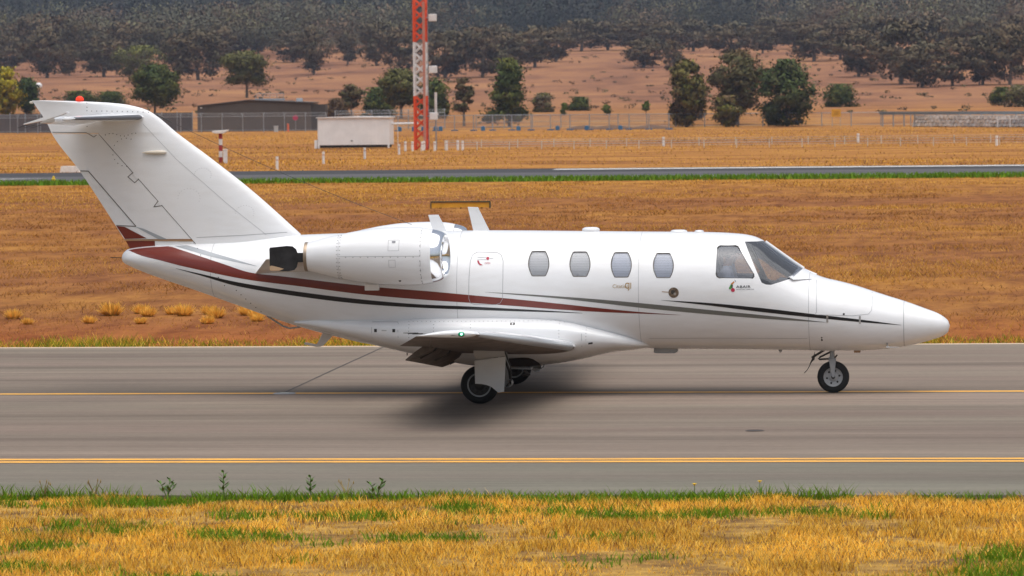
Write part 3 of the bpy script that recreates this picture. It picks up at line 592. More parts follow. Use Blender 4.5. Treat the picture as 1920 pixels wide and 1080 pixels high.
def halfplanes(poly):
    c = Vector((sum(p[0] for p in poly) / len(poly), sum(p[1] for p in poly) / len(poly))); out = []
    for a, b in zip(poly, poly[1:] + poly[:1]):
        a, b = Vector(a), Vector(b); n = Vector((b.y - a.y, a.x - b.x))
        if n.length < 1e-6: continue
        n.normalize()
        if (c - a).dot(n) > 0: n = -n
        out.append((a, n))
    return out
def cut(bm, poly, side):
    """Score the outline (in side view) into the skin and return the faces inside it."""
    hp = halfplanes(poly); x0, x1 = min(p[0] for p in poly) - .06, max(p[0] for p in poly) + .06; z0, z1 = min(p[1] for p in poly) - .06, max(p[1] for p in poly) + .08
    def hit(f):
        c = f.calc_center_median(); return x0 < c.x < x1 and z0 < c.z < z1 and (side == 0 or c.y * side > 0)
    for a, n in hp:
        fs = [f for f in bm.faces if hit(f)]
        g = set(fs)
        for f in fs: g.update(f.edges); g.update(f.verts)
        bmesh.ops.bisect_plane(bm, geom=list(g), dist=1e-5, plane_co=(a.x, 0, a.y), plane_no=(n.x, 0, n.y))
    ins = []
    for f in bm.faces:
        if hit(f):
            c = f.calc_center_median()
            if all((Vector((c.x, c.z)) - a).dot(n) < 1e-6 for a, n in hp): ins.append(f)
    return ins
def extract(bm, faces, name, mat, parent, inset, part=None):
    """Lift faces out of the skin as a pane of their own, set back by `inset`; the opening gets a reveal."""
    if part: sel = [f for f in faces if part(f.calc_center_median())]
    else: sel = faces
    nb = bmesh.new(); mp = {}
    for f in sel:
        for v in f.verts:
            if v not in mp: mp[v] = nb.verts.new(v.co - v.normal * inset)
        nb.faces.new([mp[v] for v in f.verts])
    me = bpy.data.meshes.new(name); nb.to_mesh(me); nb.free()
    return link(name, me, mat, parent, True)
panes = []
bm.normal_update()
fus = bpy.data.objects.new('fuselage', bpy.data.meshes.new('fuselage')); COL.objects.link(fus); fus.parent = jet
def frame_strip(name, poly, w, inset, mat, parent, side=-1):
    """Rubber surround following a window outline on the skin."""
    mb = MB(); n = len(poly); c = np.mean(poly, 0); V = []
    for (px_, pz_) in poly:
        d = np.array([px_, pz_]) - c; L = np.hypot(*d); u = d / L
        for e, off in ((-w, -inset * .6), (w * .35, .002)):
            q = c + u * (L + e); V.append((q[0], side * (float(body_y(q[0], q[1])) + off), q[1]))
    return mb.add(V, [(2*i_, 2*i_+1, (2*i_+3) % (2*n), (2*i_+2) % (2*n)) for i_ in range(n)]).build(name, mat, parent)
for side in (-1, 1):
    for wpoly in CABIN_WINDOWS:
        fs = cut(bm, wpoly, side); bm.normal_update()
        extract(bm, fs, 'window_shade', MT['shade_warm'] if wpoly[0][0] < 1.5 else MT['shade_cool'], fus, .022); extract(bm, fs, 'cabin_window', MT['pane'], fus, .009)
        be = [e for e in set(e for f in fs for e in f.edges) if sum(1 for f in e.link_faces if f in fs) == 1]
        bmesh.ops.delete(bm, geom=fs, context='FACES')
        be = [e for e in be if e.is_valid]
        r_ = bmesh.ops.extrude_edge_only(bm, edges=be)
        for v in [g for g in r_['geom'] if isinstance(g, bmesh.types.BMVert)]: v.co.y -= side * .028
    fs = cut(bm, SIDE_WINDOW, side); bm.normal_update()
    extract(bm, fs, 'side_window', MT['sideglass'], jet, .008); bmesh.ops.delete(bm, geom=fs, context='FACES')
fs = cut(bm, WINDSHIELD, 0); bm.normal_update()
extract(bm, fs, 'windshield', MT['glass'], jet, .004, lambda c: c.y < 0); extract(bm, fs, 'windshield', MT['glass'], jet, .004, lambda c: c.y >= 0)
bmesh.ops.delete(bm, geom=fs, context='FACES')
# radome is its own part
rf = [f for f in bm.faces if f.calc_center_median().x > 5.729]
extract(bm, rf, 'radome', MT['white'], jet, 0); bmesh.ops.delete(bm, geom=rf, context='FACES')
# dark lining of the flight deck, 25 mm inside the skin
bm.normal_update(); nb = bmesh.new(); mp = {}
for f in bm.faces:
    c = f.calc_center_median()
    if 2.7 < c.x < 4.5:
        for v in f.verts:
            if v not in mp: mp[v] = nb.verts.new(v.co - v.normal * .025)
        try: nb.faces.new([mp[v] for v in reversed(f.verts)])
        except ValueError: pass
me = bpy.data.meshes.new('flight_deck_lining'); nb.to_mesh(me); nb.free(); link('flight_deck_lining', me, MT['liner'], jet, True)
bm.to_mesh(fus.data); bm.free(); fus.data.materials.append(MT['white'])
fus.data.polygons.foreach_set('use_smooth', np.ones(len(fus.data.polygons), bool)); fus.data.set_sharp_from_angle(angle=math.radians(40))
for poly in CABIN_WINDOWS: frame_strip('window_surround', poly, .009, .010, MT['finline'], fus)
frame_strip('window_surround', SIDE_WINDOW, .013, .012, MT['gap'], fus); frame_strip('window_surround', SIDE_WINDOW, .013, .012, MT['gap'], fus, 1)
for x in (2.72, 4.47): MB().add(ring(x, -.03, 40), [tuple(range(40))]).build('bulkhead', MT['liner'], jet)
# windshield centre post and surround
zs = [3.80, 3.93, 4.07, 4.2, 4.335]
MB().tube([(x, 0, float(f_top(x)) - .004) for x in zs], .022, 8).build('windshield_post', MT['white'], jet, True)
# bleed-air fairing ahead of the windshield, both sides
for s in (-1, 1):
    P = [(4.14, 1.64), (4.33, 1.745), (4.52, 1.665), (4.46, 1.60), (4.2, 1.60)]
    ctr = np.mean(P, 0); V = [(x, s * (float(body_y(x, z)) + .004), z) for x, z in P]
    top = [(ctr[0] + (x - ctr[0]) * .86, s * (float(body_y(x, z)) + .03), ctr[1] + (z - ctr[1]) * .86) for x, z in P]
    n = len(P); MB().add(V + top, [tuple(range(n, 2*n))] + [(i_, (i_+1) % n, (i_+1) % n + n, i_ + n) for i_ in range(n)]).build('rain_deflector', MT['white'], jet)
# flight deck furniture
MB().prism([(3.86, 1.0), (3.86, 1.52), (3.98, 1.60), (4.30, 1.56), (4.42, 1.2), (4.42, 1.0)], -.50, .50).build('instrument_panel', MT['seat'], jet)
for s in (-1, 1):
    MB().box((3.12, s * .33, 1.56), (.12, .42, .62), 0, -.15).box((3.3, s * .33, 1.24), (.45, .44, .12)).box((3.3, s * .33, 1.0), (.3, .3, .4)).box((3.08, s * .33, 1.92), (.08, .24, .18), 0, -.1).build('pilot_seat', MT['seat'], jet, bevel=.02)

# ---- markings that lie on the skin
def skin(x, z, off=.0025, side=-1):
    e = 1e-3
    y = float(body_y(x, z)); gx_ = -(float(body_y(x+e, z)) - float(body_y(x-e, z))) / (2*e); gz_ = -(float(body_y(x, z+e)) - float(body_y(x, z-e))) / (2*e)
    gx_, gz_ = max(-4, min(4, gx_)), max(-4, min(4, gz_))
    n = Vector((gx_, 1, gz_)).normalized()
    return (x + n.x * off, side * (y + n.y * off), z + n.z * off)
def band(name, upper, lower, mat, side=-1, nx_=110, nz=7):
    fu, fl = hermite(upper), hermite(lower)
    x0, x1 = max(min(p[0] for p in upper), min(p[0] for p in lower)), min(max(p[0] for p in upper), max(p[0] for p in lower))
    mb = MB(); V = []
    for x in np.linspace(x0, x1, nx_):
        a, b = float(fl(x)), float(fu(x))
        tz = float(f_top(x)) - .02
        for q in np.linspace(0, 1, nz): V.append(skin(x, min(a + (b - a) * q, tz), .0025, side))
    F = [(i_*nz + k_, (i_+1)*nz + k_, (i_+1)*nz + k_ + 1, i_*nz + k_ + 1) for i_ in range(nx_-1) for k_ in range(nz-1)]
    o = mb.add(V, F).build(name, mat, fus, True); return o
for s in (-1, 1):
    for nm, u, l, mt in (('maroon_stripe', MAROON_UP, MAROON_LO, 'maroon'), ('black_stripe', BLACK_UP, BLACK_LO, 'black'), ('grey_stripe', GREY_UP, GREY_LO, 'grey'), ('nose_stripe', NOSE_UP, NOSE_LO, 'black'), ('tail_grey_stripe', TAILGREY_UP, TAILGREY_LO, 'lightgrey')):
        band(nm, u, l, MT[mt], s)
def skin_line(name, pts, w, mat, side=-1, closed=False, parent=None, off=.0035):
    """Hairline along (x, z) points on the skin."""
    P = []
    seg = list(zip(pts, pts[1:] + (pts[:1] if closed else []))) if closed else list(zip(pts[:-1], pts[1:]))
    for a, b in seg:
        k_ = max(2, int(math.hypot(b[0]-a[0], b[1]-a[1]) / .05))
        for q in range(k_): P.append((a[0] + (b[0]-a[0]) * q / k_, a[1] + (b[1]-a[1]) * q / k_))
    P.append(pts[0] if closed else pts[-1])
    V, F = [], []
    for i_, p in enumerate(P):
        a, b = P[max(i_-1, 0)], P[min(i_+1, len(P)-1)]; dx, dz = b[0]-a[0], b[1]-a[1]; L = math.hypot(dx, dz) or 1; nx_, nz_ = -dz / L * w / 2, dx / L * w / 2
        V += [skin(p[0] + nx_, p[1] + nz_, off, side), skin(p[0] - nx_, p[1] - nz_, off, side)]
    F = [(2*i_, 2*i_+1, 2*i_+3, 2*i_+2) for i_ in range(len(P) - 1)]
    return MB().add(V, F).build(name, mat, parent or fus)
def ring_line(name, x, w, mat):
    A, B = ring(x - w/2, .0022), ring(x + w/2, .0022)
    return MB().add(list(A) + list(B), [(k_, (k_+1) % NR, (k_+1) % NR + NR, k_ + NR) for k_ in range(NR)]).build(name, mat, fus)
for x in (2.084, 4.427, -.453): ring_line('panel_seam', x, .0045, MT['seam'])
ring_line('radome_joint', 5.729, .007, MT['seam']); ring_line('tailcone_joint', -3.99, .005, MT['seam'])
for s in (-1, 1):
    skin_line('emergency_exit_outline', EXIT_DOOR, .006, MT['seam'], s, True)
    skin_line('baggage_door_outline', NOSE_DOOR, .005, MT['seam'], s)
    skin_line('belly_seam', [(2.2, .80), (3.2, .80), (4.4, .79)], .004, MT['seam'], s)
def patch(name, pts, mat, side=-1, off=.004, parent=None):
    return MB().add([skin(x, z, off, side) for x, z in pts], [tuple(range(len(pts)))]).build(name, mat, parent or fus)
def disc(cx_, cz_, r, n=14): return [(cx_ + r * math.cos(q), cz_ + r * math.sin(q)) for q in np.linspace(0, 6.2832, n + 1)[:-1]]
# round medallion under the fourth window, with a paler ring
patch('medallion', disc(2.573, 1.448, .072, 22), simple('bronze_disc', (.20, .15, .11), .35, .6, .6, 40)); patch('medallion_boss', disc(2.565, 1.455, .03), MT['darkmetal'], off=.006)
patch('medallion_chip', disc(2.59, 1.43, .018), MT['steel'], off=.007)
skin_line('medallion_arrow', [(2.41, 1.462), (2.50, 1.455)], .010, MT['bronze'])
# fasteners, vents and probes along the nose
for cx_, cz_ in ((4.682, 1.068), (5.128, 1.043)):
    patch('door_latch', [(cx_-.013, cz_-.055), (cx_+.013, cz_-.055), (cx_+.013, cz_+.05), (cx_-.013, cz_+.05)], MT['steel'], off=.006)
patch('vent', disc(4.909, 1.125, .014), MT['gap'])
for cx_, cz_, r in ((4.60, .80, .010), (4.60, .765, .014), (4.60, .772, .010)): patch('static_port', disc(cx_, cz_, r), MT['gap'])
for s in (-1, 1):
    p = skin(5.50, .70, 0, s); MB().tube([p, (p[0], p[1] + s * .05, p[2] - .03), (p[0] + .02, p[1] + s * .07, p[2] - .05)], .014, 8).tube([(p[0] - .02, p[1] + s * .07, p[2] - .05), (p[0] + .16, p[1] + s * .07, p[2] - .05)], [.012, .006], 8).build('pitot_probe', MT['steel'], jet, True)

def lettering(name, text, x, z, size, mat, stretch=1.0, shear=0.0, space=1.0, bold=0.0, parent=None):
    cu_ = bpy.data.curves.new(name, 'FONT'); cu_.body = text; cu_.size = size; cu_.shear = shear; cu_.space_character = space; cu_.offset = bold; cu_.resolution_u = 2
    tmp = bpy.data.objects.new(name + '_src', cu_); COL.objects.link(tmp)
    me = bpy.data.meshes.new_from_object(tmp.evaluated_get(bpy.context.evaluated_depsgraph_get()))
    bpy.data.objects.remove(tmp); bpy.data.curves.remove(cu_)
    for v in me.vertices: v.co = skin(x + v.co.x * stretch, z + v.co.y, .0045)
    me.materials.clear(); me.materials.append(mat)
    o = bpy.data.objects.new(name, me); COL.objects.link(o); o.parent = parent or fus; return o
lettering('operator_lettering', 'ABAIR', 3.437, 1.505, .050, MT['text_black'], 1.35, 0, 1.08, .0004)
lettering('operator_subline', 'AVIATION CHARTER', 3.437, 1.478, .020, MT['text_black'], 1.25, 0, 1.05)
patch('emblem_green', [(3.335, 1.50), (3.365, 1.56), (3.385, 1.545), (3.372, 1.50), (3.352, 1.485)], MT['text_green'])
patch('emblem_orange', [(3.362, 1.565), (3.405, 1.60), (3.415, 1.585), (3.385, 1.55)], simple('orange_marking', (.45, .18, .05), .5))
patch('emblem_black', [(3.372, 1.56), (3.392, 1.545), (3.388, 1.505), (3.374, 1.505)], MT['text_black'], off=.0055)
patch('emblem_red', disc(3.392, 1.478, .028, 10), MT['text_red']); patch('emblem_beak', [(3.412, 1.62), (3.435, 1.596), (3.425, 1.592)], MT['text_black'])
lettering('type_lettering', 'Citation', 1.722, 1.515, .075, MT['gold'], .95); lettering('type_lettering', 'CJ1', 1.893, 1.508, .115, MT['gold'], .72, 0, .82, .0025)
lettering('exit_lettering', 'OPEN', -.068, 1.854, .036, MT['text_red'], .85, 0, 1, .0)
patch('exit_handle', disc(-.028, 1.932, .022, 12), MT['text_red']); patch('exit_arrow', [(-.175, 1.905), (-.155, 1.905), (-.135, 1.865), (-.09, 1.84), (-.135, 1.838), (-.165, 1.87)], MT['text_red'])
skin_line('exit_slot', [(-.175, 1.945), (-.05, 1.947)], .005, MT['seam']); skin_line('exit_slot', [(-.175, 1.915), (-.05, 1.917)], .005, MT['seam']); skin_line('exit_slot', [(.0, 1.932), (.05, 1.933)], .005, MT['seam'])
# rivet rows on the tail cone, too small to pick apart
mb = MB()
for s in (-1, 1):
    for x, z in [(-4.27 + .063*q, 2.17 - .088*q) for q in range(3)] + [(-3.95 + .04*q, 1.80 - .058*q) for q in range(5)] + [(-3.62 + .062*q, 1.50 - .062*q) for q in range(11)]:
        if z < float(f_bot(x)) + .05: continue
        p = Vector(skin(x, z, .003, s)); mb.add([p + Vector((.008*math.cos(a), 0, .008*math.sin(a))) for a in np.linspace(0, 6.28, 7)[:-1]], [tuple(range(6))])
mb.build('rivet_row', MT['gap'], fus)['kind'] = 'stuff'

# ---- wing-to-body fairing
f_fb = hermite([(2.25, .66), (2.0, .62), (1.7, .59), (1.489, .55), (1.206, .485), (.677, .407), (.186, .379), (-.291, .40), (-.8, .49), (-1.268, .593), (-1.583, .666), (-2.2, .83), (-2.82, 1.0)])
f_ft = hermite([(2.25, .69), (2.015, .80), (1.75, .89), (1.489, .965), (1.104, 1.07), (.818, 1.115), (0, 1.145), (-.74, 1.14), (-1.32, 1.115), (-2.07, 1.105), (-2.54, 1.095), (-2.82, 1.06)])
f_fw = hermite([(2.25, .20), (2.015, .52), (1.75, .70), (1.489, .80), (1.104, .89), (.6, .935), (0, .945), (-1.0, .92), (-1.5, .84), (-2.0, .70), (-2.5, .52), (-2.82, .36)])
rows = []
for x in np.linspace(-2.82, 2.25, 90):
    zb, zt, W = float(f_fb(x)), float(f_ft(x)), float(f_fw(x)); zc = zb + .60 * (zt - zb)
    tt = np.linspace(0, 2*np.pi, 72, endpoint=False); c_, s_ = np.cos(tt), np.sin(tt); e = 2 / 3.6; el = 2 / 2.15
    rows.append([(x, W * math.copysign(abs(a)**(e if b > 0 else el), a), zc + ((zt - zc) * b**e if b > 0 else -(zc - zb) * abs(b)**el)) for a, b in zip(c_, s_)])
fair = MB().loft(rows).build('wing_fairing', MT['white'], jet, True, 50)
def fair_y(x, z):
    zb, zt = float(f_fb(x)), float(f_ft(x)); zc = zb + .60 * (zt - zb); n_ = 3.6 if z > zc else 2.15; s = abs(z - zc) / ((zt - zc) if z > zc else (zc - zb)); return float(f_fw(x)) * max(0, 1 - s**n_)**(1/n_)
def on_fair(x, z, off=.003): return (x, -fair_y(x, z) - off, z)
mb = MB()
for x, z in [(-1.13 + .062*q, 1.065 - .0 * q) for q in range(36)] + [(x, z) for x in (-1.12, -.77, -.25, .98, 1.35) for z in np.arange(.80, 1.04, .045)] + [(.1 + .07*q, .865 - .008*q) for q in range(16)]:
    if z > float(f_ft(x)) - .03: z = float(f_ft(x)) - .04
    p = Vector(on_fair(x, z)); mb.add([p + Vector((.006*math.cos(a), 0, .006*math.sin(a))) for a in np.linspace(0, 6.28, 7)[:-1]], [tuple(range(6))])
mb.build('rivet_row', simple('rivet_grey', (.22, .22, .23), .6), fair)['kind'] = 'stuff'
def fair_patch(name, pts, mat, off=.004): return MB().add([on_fair(x, z, off) for x, z in pts], [tuple(range(len(pts)))]).build(name, mat, fair)
for x in (-1.60, -1.335): fair_patch('panel_latch', [(x-.02, .92), (x+.02, .92), (x+.02, .965), (x-.02, .965)], MT['gap'])
fair_patch('panel_placard', [(-1.51, .938), (-1.44, .937), (-1.44, .946), (-1.51, .947)], MT['seam'])
fair_patch('refuel_placard', [(.30, 1.015), (.365, 1.015), (.365, 1.045), (.30, 1.045)], MT['gap']); fair_patch('refuel_mark', [(.322, 1.02), (.343, 1.02), (.343, 1.04), (.322, 1.04)], MT['white'], .006)
fair_patch('fairing_vent', [(1.38, .735), (1.44, .742), (1.44, .765), (1.38, .757)], MT['gap'])
def fair_line(pts, w=.005):
    V = []
    for a, b in zip(pts[:-1], pts[1:]):
        dx, dz = b[0]-a[0], b[1]-a[1]; L = math.hypot(dx, dz); n_ = (-dz/L*w/2, dx/L*w/2)
        for q in np.linspace(0, 1, 5): V += [on_fair(a[0]+dx*q+n_[0], a[1]+dz*q+n_[1]), on_fair(a[0]+dx*q-n_[0], a[1]+dz*q-n_[1])]
    return MB().add(V, [(2*i_, 2*i_+1, 2*i_+3, 2*i_+2) for i_ in range(len(V)//2 - 1)]).build('panel_outline', MT['seam'], fair)
fair_line([(-1.66, .76), (-1.655, 1.06), (-1.29, 1.06), (-1.275, 1.04), (-1.275, .66)])
fair_line([(1.29, .62), (1.29, .97)])
for s in (-1, 1):      # dark panels laid on the fairing for the wheel wells and their shade
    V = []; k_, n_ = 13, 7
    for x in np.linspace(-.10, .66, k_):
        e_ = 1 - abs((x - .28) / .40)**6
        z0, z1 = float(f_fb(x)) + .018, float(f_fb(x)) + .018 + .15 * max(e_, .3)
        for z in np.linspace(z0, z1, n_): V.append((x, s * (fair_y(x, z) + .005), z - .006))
    MB().add(V, [(a*n_+b, (a+1)*n_+b, (a+1)*n_+b+1, a*n_+b+1) for a in range(k_-1) for b in range(n_-1)]).build('wheel_well_shade', simple('well_shade', (.035, .028, .022), .9), fair, True)
# ---- wings
def naca(u, t): return 5 * t * (.2969 * math.sqrt(max(u, 0)) - .126 * u - .3516 * u*u + .2843 * u**3 - .1036 * u**4)
def wing_sec(Y):
    """leading edge x, trailing edge x, z, thickness ratio at span station Y"""
    le = 1.19 - .0985 * (Y - 1.0); te = -.84 if Y <= 3.8 else -.84 + (Y - 3.8) * .206
    return le, te, .70 + .0852 * (Y - 1.0), .112 + .004 * (Y - 1)
def section(Y, u0, u1, s, n=18, grow=1.0, drop=0.0):
    le, te, z0, tk = wing_sec(Y); c = le - te; us = [u0 + (u1 - u0) * (1 - math.cos(math.pi * q / n)) / 2 for q in range(n + 1)]
    cam = lambda u: .02 * c * (1 - (2*u - 1)**2) - .035 * c * (u - .25)
    U = [(le - u*c, s*Y, z0 + cam(u) + naca(u, tk) * c * grow - drop) for u in us]; L = [(le - u*c, s*Y, z0 + cam(u) - naca(u, tk) * c * grow - drop) for u in reversed(us)]
    return U + L[:-1] if u0 == 0 else U + L
for s in (-1, 1):
    sec = []
    def cutu(Y, x): le, te, *_ = wing_sec(Y); return (le - x) / (le - te)
    for Y in (.25, .9, 1.8, 2.8, 3.80): sec.append(section(Y, 0, cutu(Y, -.42), s))
    for Y in (3.803, 3.88): sec.append(section(Y, 0, 1, s))
    for Y in (3.883, 5.2, 6.55): sec.append(section(Y, 0, .755, s))
    for Y in (6.553, 6.9): sec.append(section(Y, 0, 1, s))
    for Y, g_ in ((7.04, .96), (7.10, .86), (7.128, .62), (7.14, .2)): sec.append(section(Y, 0, 1, s, 18, g_))
    wing = MB().loft(sec).build('wing', MT['white'], jet, True, 40)
    # underside faces get a dark brown with grime and shade in the colour
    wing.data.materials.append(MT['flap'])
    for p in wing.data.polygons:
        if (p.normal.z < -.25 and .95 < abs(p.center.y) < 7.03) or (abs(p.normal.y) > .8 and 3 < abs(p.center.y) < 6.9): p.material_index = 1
    ai = [section(Y, .765, 1.0, s, 6) for Y in (3.9, 5.2, 6.53)]
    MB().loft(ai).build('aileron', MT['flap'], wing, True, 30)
    # landing flap hung down behind the rear spar
    fl = []
    for Y in (.12, 1.0, 2.0, 3.0, 3.78):
        zt = .377 + .0868 * Y; x0, z0, x1, z1 = -.40, zt + .215, -.765, zt
        d = Vector((x1 - x0, 0, z1 - z0)); nrm = Vector((d.z, 0, -d.x)).normalized() * -1
        prof = [(0, 0), (.04, .045), (.2, .065), (.6, .042), (1, .006), (1, -.006), (.6, -.03), (.2, -.042), (.04, -.032)]
        fl.append([(x0 + d.x*u + nrm.x*v, s*Y, z0 + d.z*u + nrm.z*v) for u, v in prof])
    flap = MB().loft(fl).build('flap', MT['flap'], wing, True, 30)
    for Y in (.45, 2.1, 3.5):
        zt = .377 + .0868 * Y; MB().prism([(-.32, zt+.25), (-.40, zt+.30), (-.62, zt+.13), (-.60, zt+.02), (-.40, zt+.13)], s*Y-.02, s*Y+.02).build('flap_hinge', MT['darkmetal'], flap)
    le, te, z0, tk = wing_sec(7.05)
    MB().lathe([(-.045, .001), (-.04, .018), (-.02, .030), (.01, .033), (.03, .028), (.045, .012), (.05, .001)], (.415, s*7.125, z0 + .012), (1, 0, 0), 14).build('navigation_light', MT['green_lens'] if s < 0 else MT['red_lens'], wing, True)
    MB().lathe([(-.012, .001), (-.01, .010), (.01, .010), (.012, .001)], (.42, s*7.157, z0 + .012), (1, 0, 0), 8).build('lamp', lit(simple('nav_lamp', (.5, .9, .7) if s < 0 else (.9, .3, .2), .4), (.25, 1, .6) if s < 0 else (1, .2, .1), 4.0), wing, True)
    MB().lathe([(-.10, .001), (-.08, .016), (.0, .024), (.10, .020), (.14, .004)], (.30, s*7.115, z0 + .008), (1, 0, 0), 12).build('strobe_light', MT['steel'], wing, True)
    for q in range(3): MB().tube([(te + .02 + .03*q, s*(6.95 - .2*q), z0 + .03 - .018*q - .01), (te - .17 + .03*q, s*(6.95 - .2*q), z0 + .03 - .018*q - .01)], .0045, 5).build('static_wick', MT['gap'], wing)
    # leading-edge strip
    st = []
    for Y in np.linspace(1.0, 6.85, 12):
        q_ = section(Y, 0, .035, s, 5, 1.05); st.append([(a + .004, b, c) for a, b, c in q_])
    MB().loft(st, closed=True, caps=True).build('leading_edge', MT['steel'] if False else MT['lightgrey'], wing, True, 60)

# ---- fin and rudder
f_le, f_te = hermite([(z, x) for x, z in FIN_LE]), hermite([(z, x) for x, z in FIN_TE if z < 4.2] + [(4.205, -6.624)])
def fin_th(u, z): return (.30 - .085 * (z - 2.1)) * (naca(max(u, 0.0), 1) / .5) * .5
def fin_y(x, z):
    le, te = float(f_le(z)), float(f_te(z)); return fin_th(min(max((le - x) / (le - te), 0.0), 1.0), z)
h0, h1 = HINGE[1], HINGE[0]
def hinge_x(z): return h0[0] + (h1[0] - h0[0]) * (z - h0[1]) / (h1[1] - h0[1])
def fin_row(z, xa, xb, n=20, thin=1.0):
    le, te = float(f_le(z)), float(f_te(z)); us = [(1 - math.cos(math.pi * q / n)) / 2 for q in range(n + 1)]
    xx_ = [xa + (xb - xa) * u for u in us]; yy_ = [max(fin_th(min(max((le - x) / (le - te), 0), 1), z) * thin, .002) for x in xx_]
    return [(x, y, z) for x, y in zip(xx_, yy_)] + [(x, -y, z) for x, y in zip(reversed(xx_), reversed(yy_))]
zr = 3.735
rows = [fin_row(z, float(f_le(z)), hinge_x(z) + .004) for z in list(np.linspace(2.0, zr - .012, 26))]
rows[0] = fin_row(2.0, -2.6, hinge_x(2.0) + .01)
rows += [fin_row(z, float(f_le(z)), float(f_te(z))) for z in [zr - .01] + list(np.linspace(zr, 4.0, 8)) + list(np.linspace(4.02, 4.14, 8))]
rows += [fin_row(z, float(f_le(z)), float(f_te(z)), 20, k_) for z, k_ in ((4.16, .92), (4.175, .8), (4.19, .55), (4.2, .2))]
fin = MB().loft(rows).build('fin', MT['white'], jet, True, 45)
rows = [fin_row(z, hinge_x(z) - .007, float(f_te(z))) for z in np.linspace(2.215, zr - .017, 26)]
for xa, xb, mt, nm in ((-4.30, -4.86, 'white', 'fin_stub'), (-4.862, None, 'maroon', 'painted_fin_stub')):
    st_ = [fin_row(z, xa if xa < -4.4 else hinge_x(z) - .012, xb if xb else float(f_te(max(z, 2.1))) - .0, 8) for z in (1.96, 2.08, 2.19)]
    MB().loft(st_).build(nm, MT[mt], fin, True, 40)
rud = MB().loft(rows).build('rudder', MT['white'], jet, True, 40)
def fin_poly(name, pts, mat, parent, off=.004, n=1):
    for s in (-1, 1): MB().add([(x, s * (fin_y(x, z) + off), z) for x, z in pts], [tuple(range(len(pts)))]).build(name, mat, parent)
def fin_line(name, pts, w, mat, parent, off=.004):
    for s in (-1, 1):
        V = []
        for a, b in zip(pts[:-1], pts[1:]):
            dx, dz = b[0]-a[0], b[1]-a[1]; L = math.hypot(dx, dz); n_ = (-dz/L*w/2, dx/L*w/2); k_ = max(2, int(L/.08))
            for q in np.linspace(0, 1, k_): V += [(a[0]+dx*q+n_[0], s*(fin_y(a[0]+dx*q+n_[0], a[1]+dz*q)+off), a[1]+dz*q+n_[1]), (a[0]+dx*q-n_[0], s*(fin_y(a[0]+dx*q-n_[0], a[1]+dz*q)+off), a[1]+dz*q-n_[1])]
        MB().add(V, [(2*i_, 2*i_+1, 2*i_+3, 2*i_+2) for i_ in range(len(V)//2 - 1)]).build(name, mat, parent)
# maroon and grey bands across the rudder foot (strips follow the skin)
def fin_band(name, pts, mat, parent):
    a, b, c, d = [np.array(p) for p in pts]
    for s in (-1, 1):
        V = []; k_ = 9
        for u in np.linspace(0, 1, k_):
            for v in np.linspace(0, 1, k_):
                p = (a*(1-u) + b*u)*(1-v) + (d*(1-u) + c*u)*v; V.append((p[0], s*(fin_y(p[0], p[1])+.004), p[1]))
        MB().add(V, [(i_*k_+j_, i_*k_+j_+1, (i_+1)*k_+j_+1, (i_+1)*k_+j_) for i_ in range(k_-1) for j_ in range(k_-1)]).build(name, mat, parent)
fin_band('maroon_band', RUD_MAROON, MT['maroon'], rud); fin_band('grey_band', RUD_GREY, MT['lightgrey'], rud)
j = FIN_JOGS
fin_line('hinge_notch', [(hinge_x(j[0][1]), j[0][1]), j[1], j[2], (hinge_x(j[3][1]), j[3][1])], .010, MT['finline'], fin)
fin_line('hinge_notch', [(hinge_x(j[4][1]), j[4][1]), j[5], (hinge_x(2.69), 2.69)], .010, MT['finline'], fin)
fin_line('hinge_gap', [(hinge_x(z), z) for z in np.linspace(2.2, zr - .03, 12)], .006, MT['finline'], fin)
for za_, zb_ in ((j[0][1], j[3][1]), (j[4][1], 2.69)): fin_line('hinge_cover', [(hinge_x(za_ - .008), za_ - .008), (hinge_x(zb_ + .008), zb_ + .008)], .034, MT['white'], fin, .0065)
fin_line('rudder_top_gap', [(-6.33, 3.745), (-5.83, 3.735), (-5.72, 3.67), (-5.68, 3.70)], .008, MT['finline'], fin)
fin_line('trim_tab_gap', [TRIM_TAB[0], TRIM_TAB[1], TRIM_TAB[2], TRIM_TAB[3]], .012, MT['finline'], rud, .005)
fin_line('rudder_foot', [(-5.31, 2.207), (-4.30, 2.19)], .022, MT['bronze'], rud, .012)
fin_line('spar_seam', FIN_SPAR, .004, MT['seam'], fin)
fin_line('root_seam', [(-4.25, 2.235), (-3.6, 2.262), (-2.95, 2.30)], .006, MT['seam'], fin)
mb = MB()
arcs = [(-5.55 + .055*q, 3.70 + .02*math.sin(q)) for q in range(9)] + [(-5.25 + .20*math.cos(a), 3.45 + .20*math.sin(a)) for a in np.linspace(1.2, 4.9, 22)]
for x, z in FIN_DOTS + arcs[:9] + arcs[9::2]:
    for s in (-1, 1): mb.add([(x + .007*math.cos(a), s*(fin_y(x, z)+.004), z + .007*math.sin(a)) for a in np.linspace(0, 6.28, 7)[:-1]], [tuple(range(6))])
mb.build('rivet_row', MT['gap'], fin)['kind'] = 'stuff'
mb = MB()
for cx_, cz_, r in ((-3.55, 2.58, .13), (-4.15, 3.12, .12), (-4.35, 2.80, .16)):
    for a in np.linspace(-.4, 3.2, 13):
        x, z = cx_ + r*math.cos(a), cz_ + r*.8*math.sin(a)
        for s in (-1, 1): mb.add([(x + .005*math.cos(b), s*(fin_y(x, z)+.003), z + .005*math.sin(b)) for b in np.linspace(0, 6.28, 7)[:-1]], [tuple(range(6))])
mb.build('inspection_rivets', simple('faint_rivet', (.42, .42, .44), .6), fin)['kind'] = 'stuff'
bx, bz = FIN_BULLET[0]
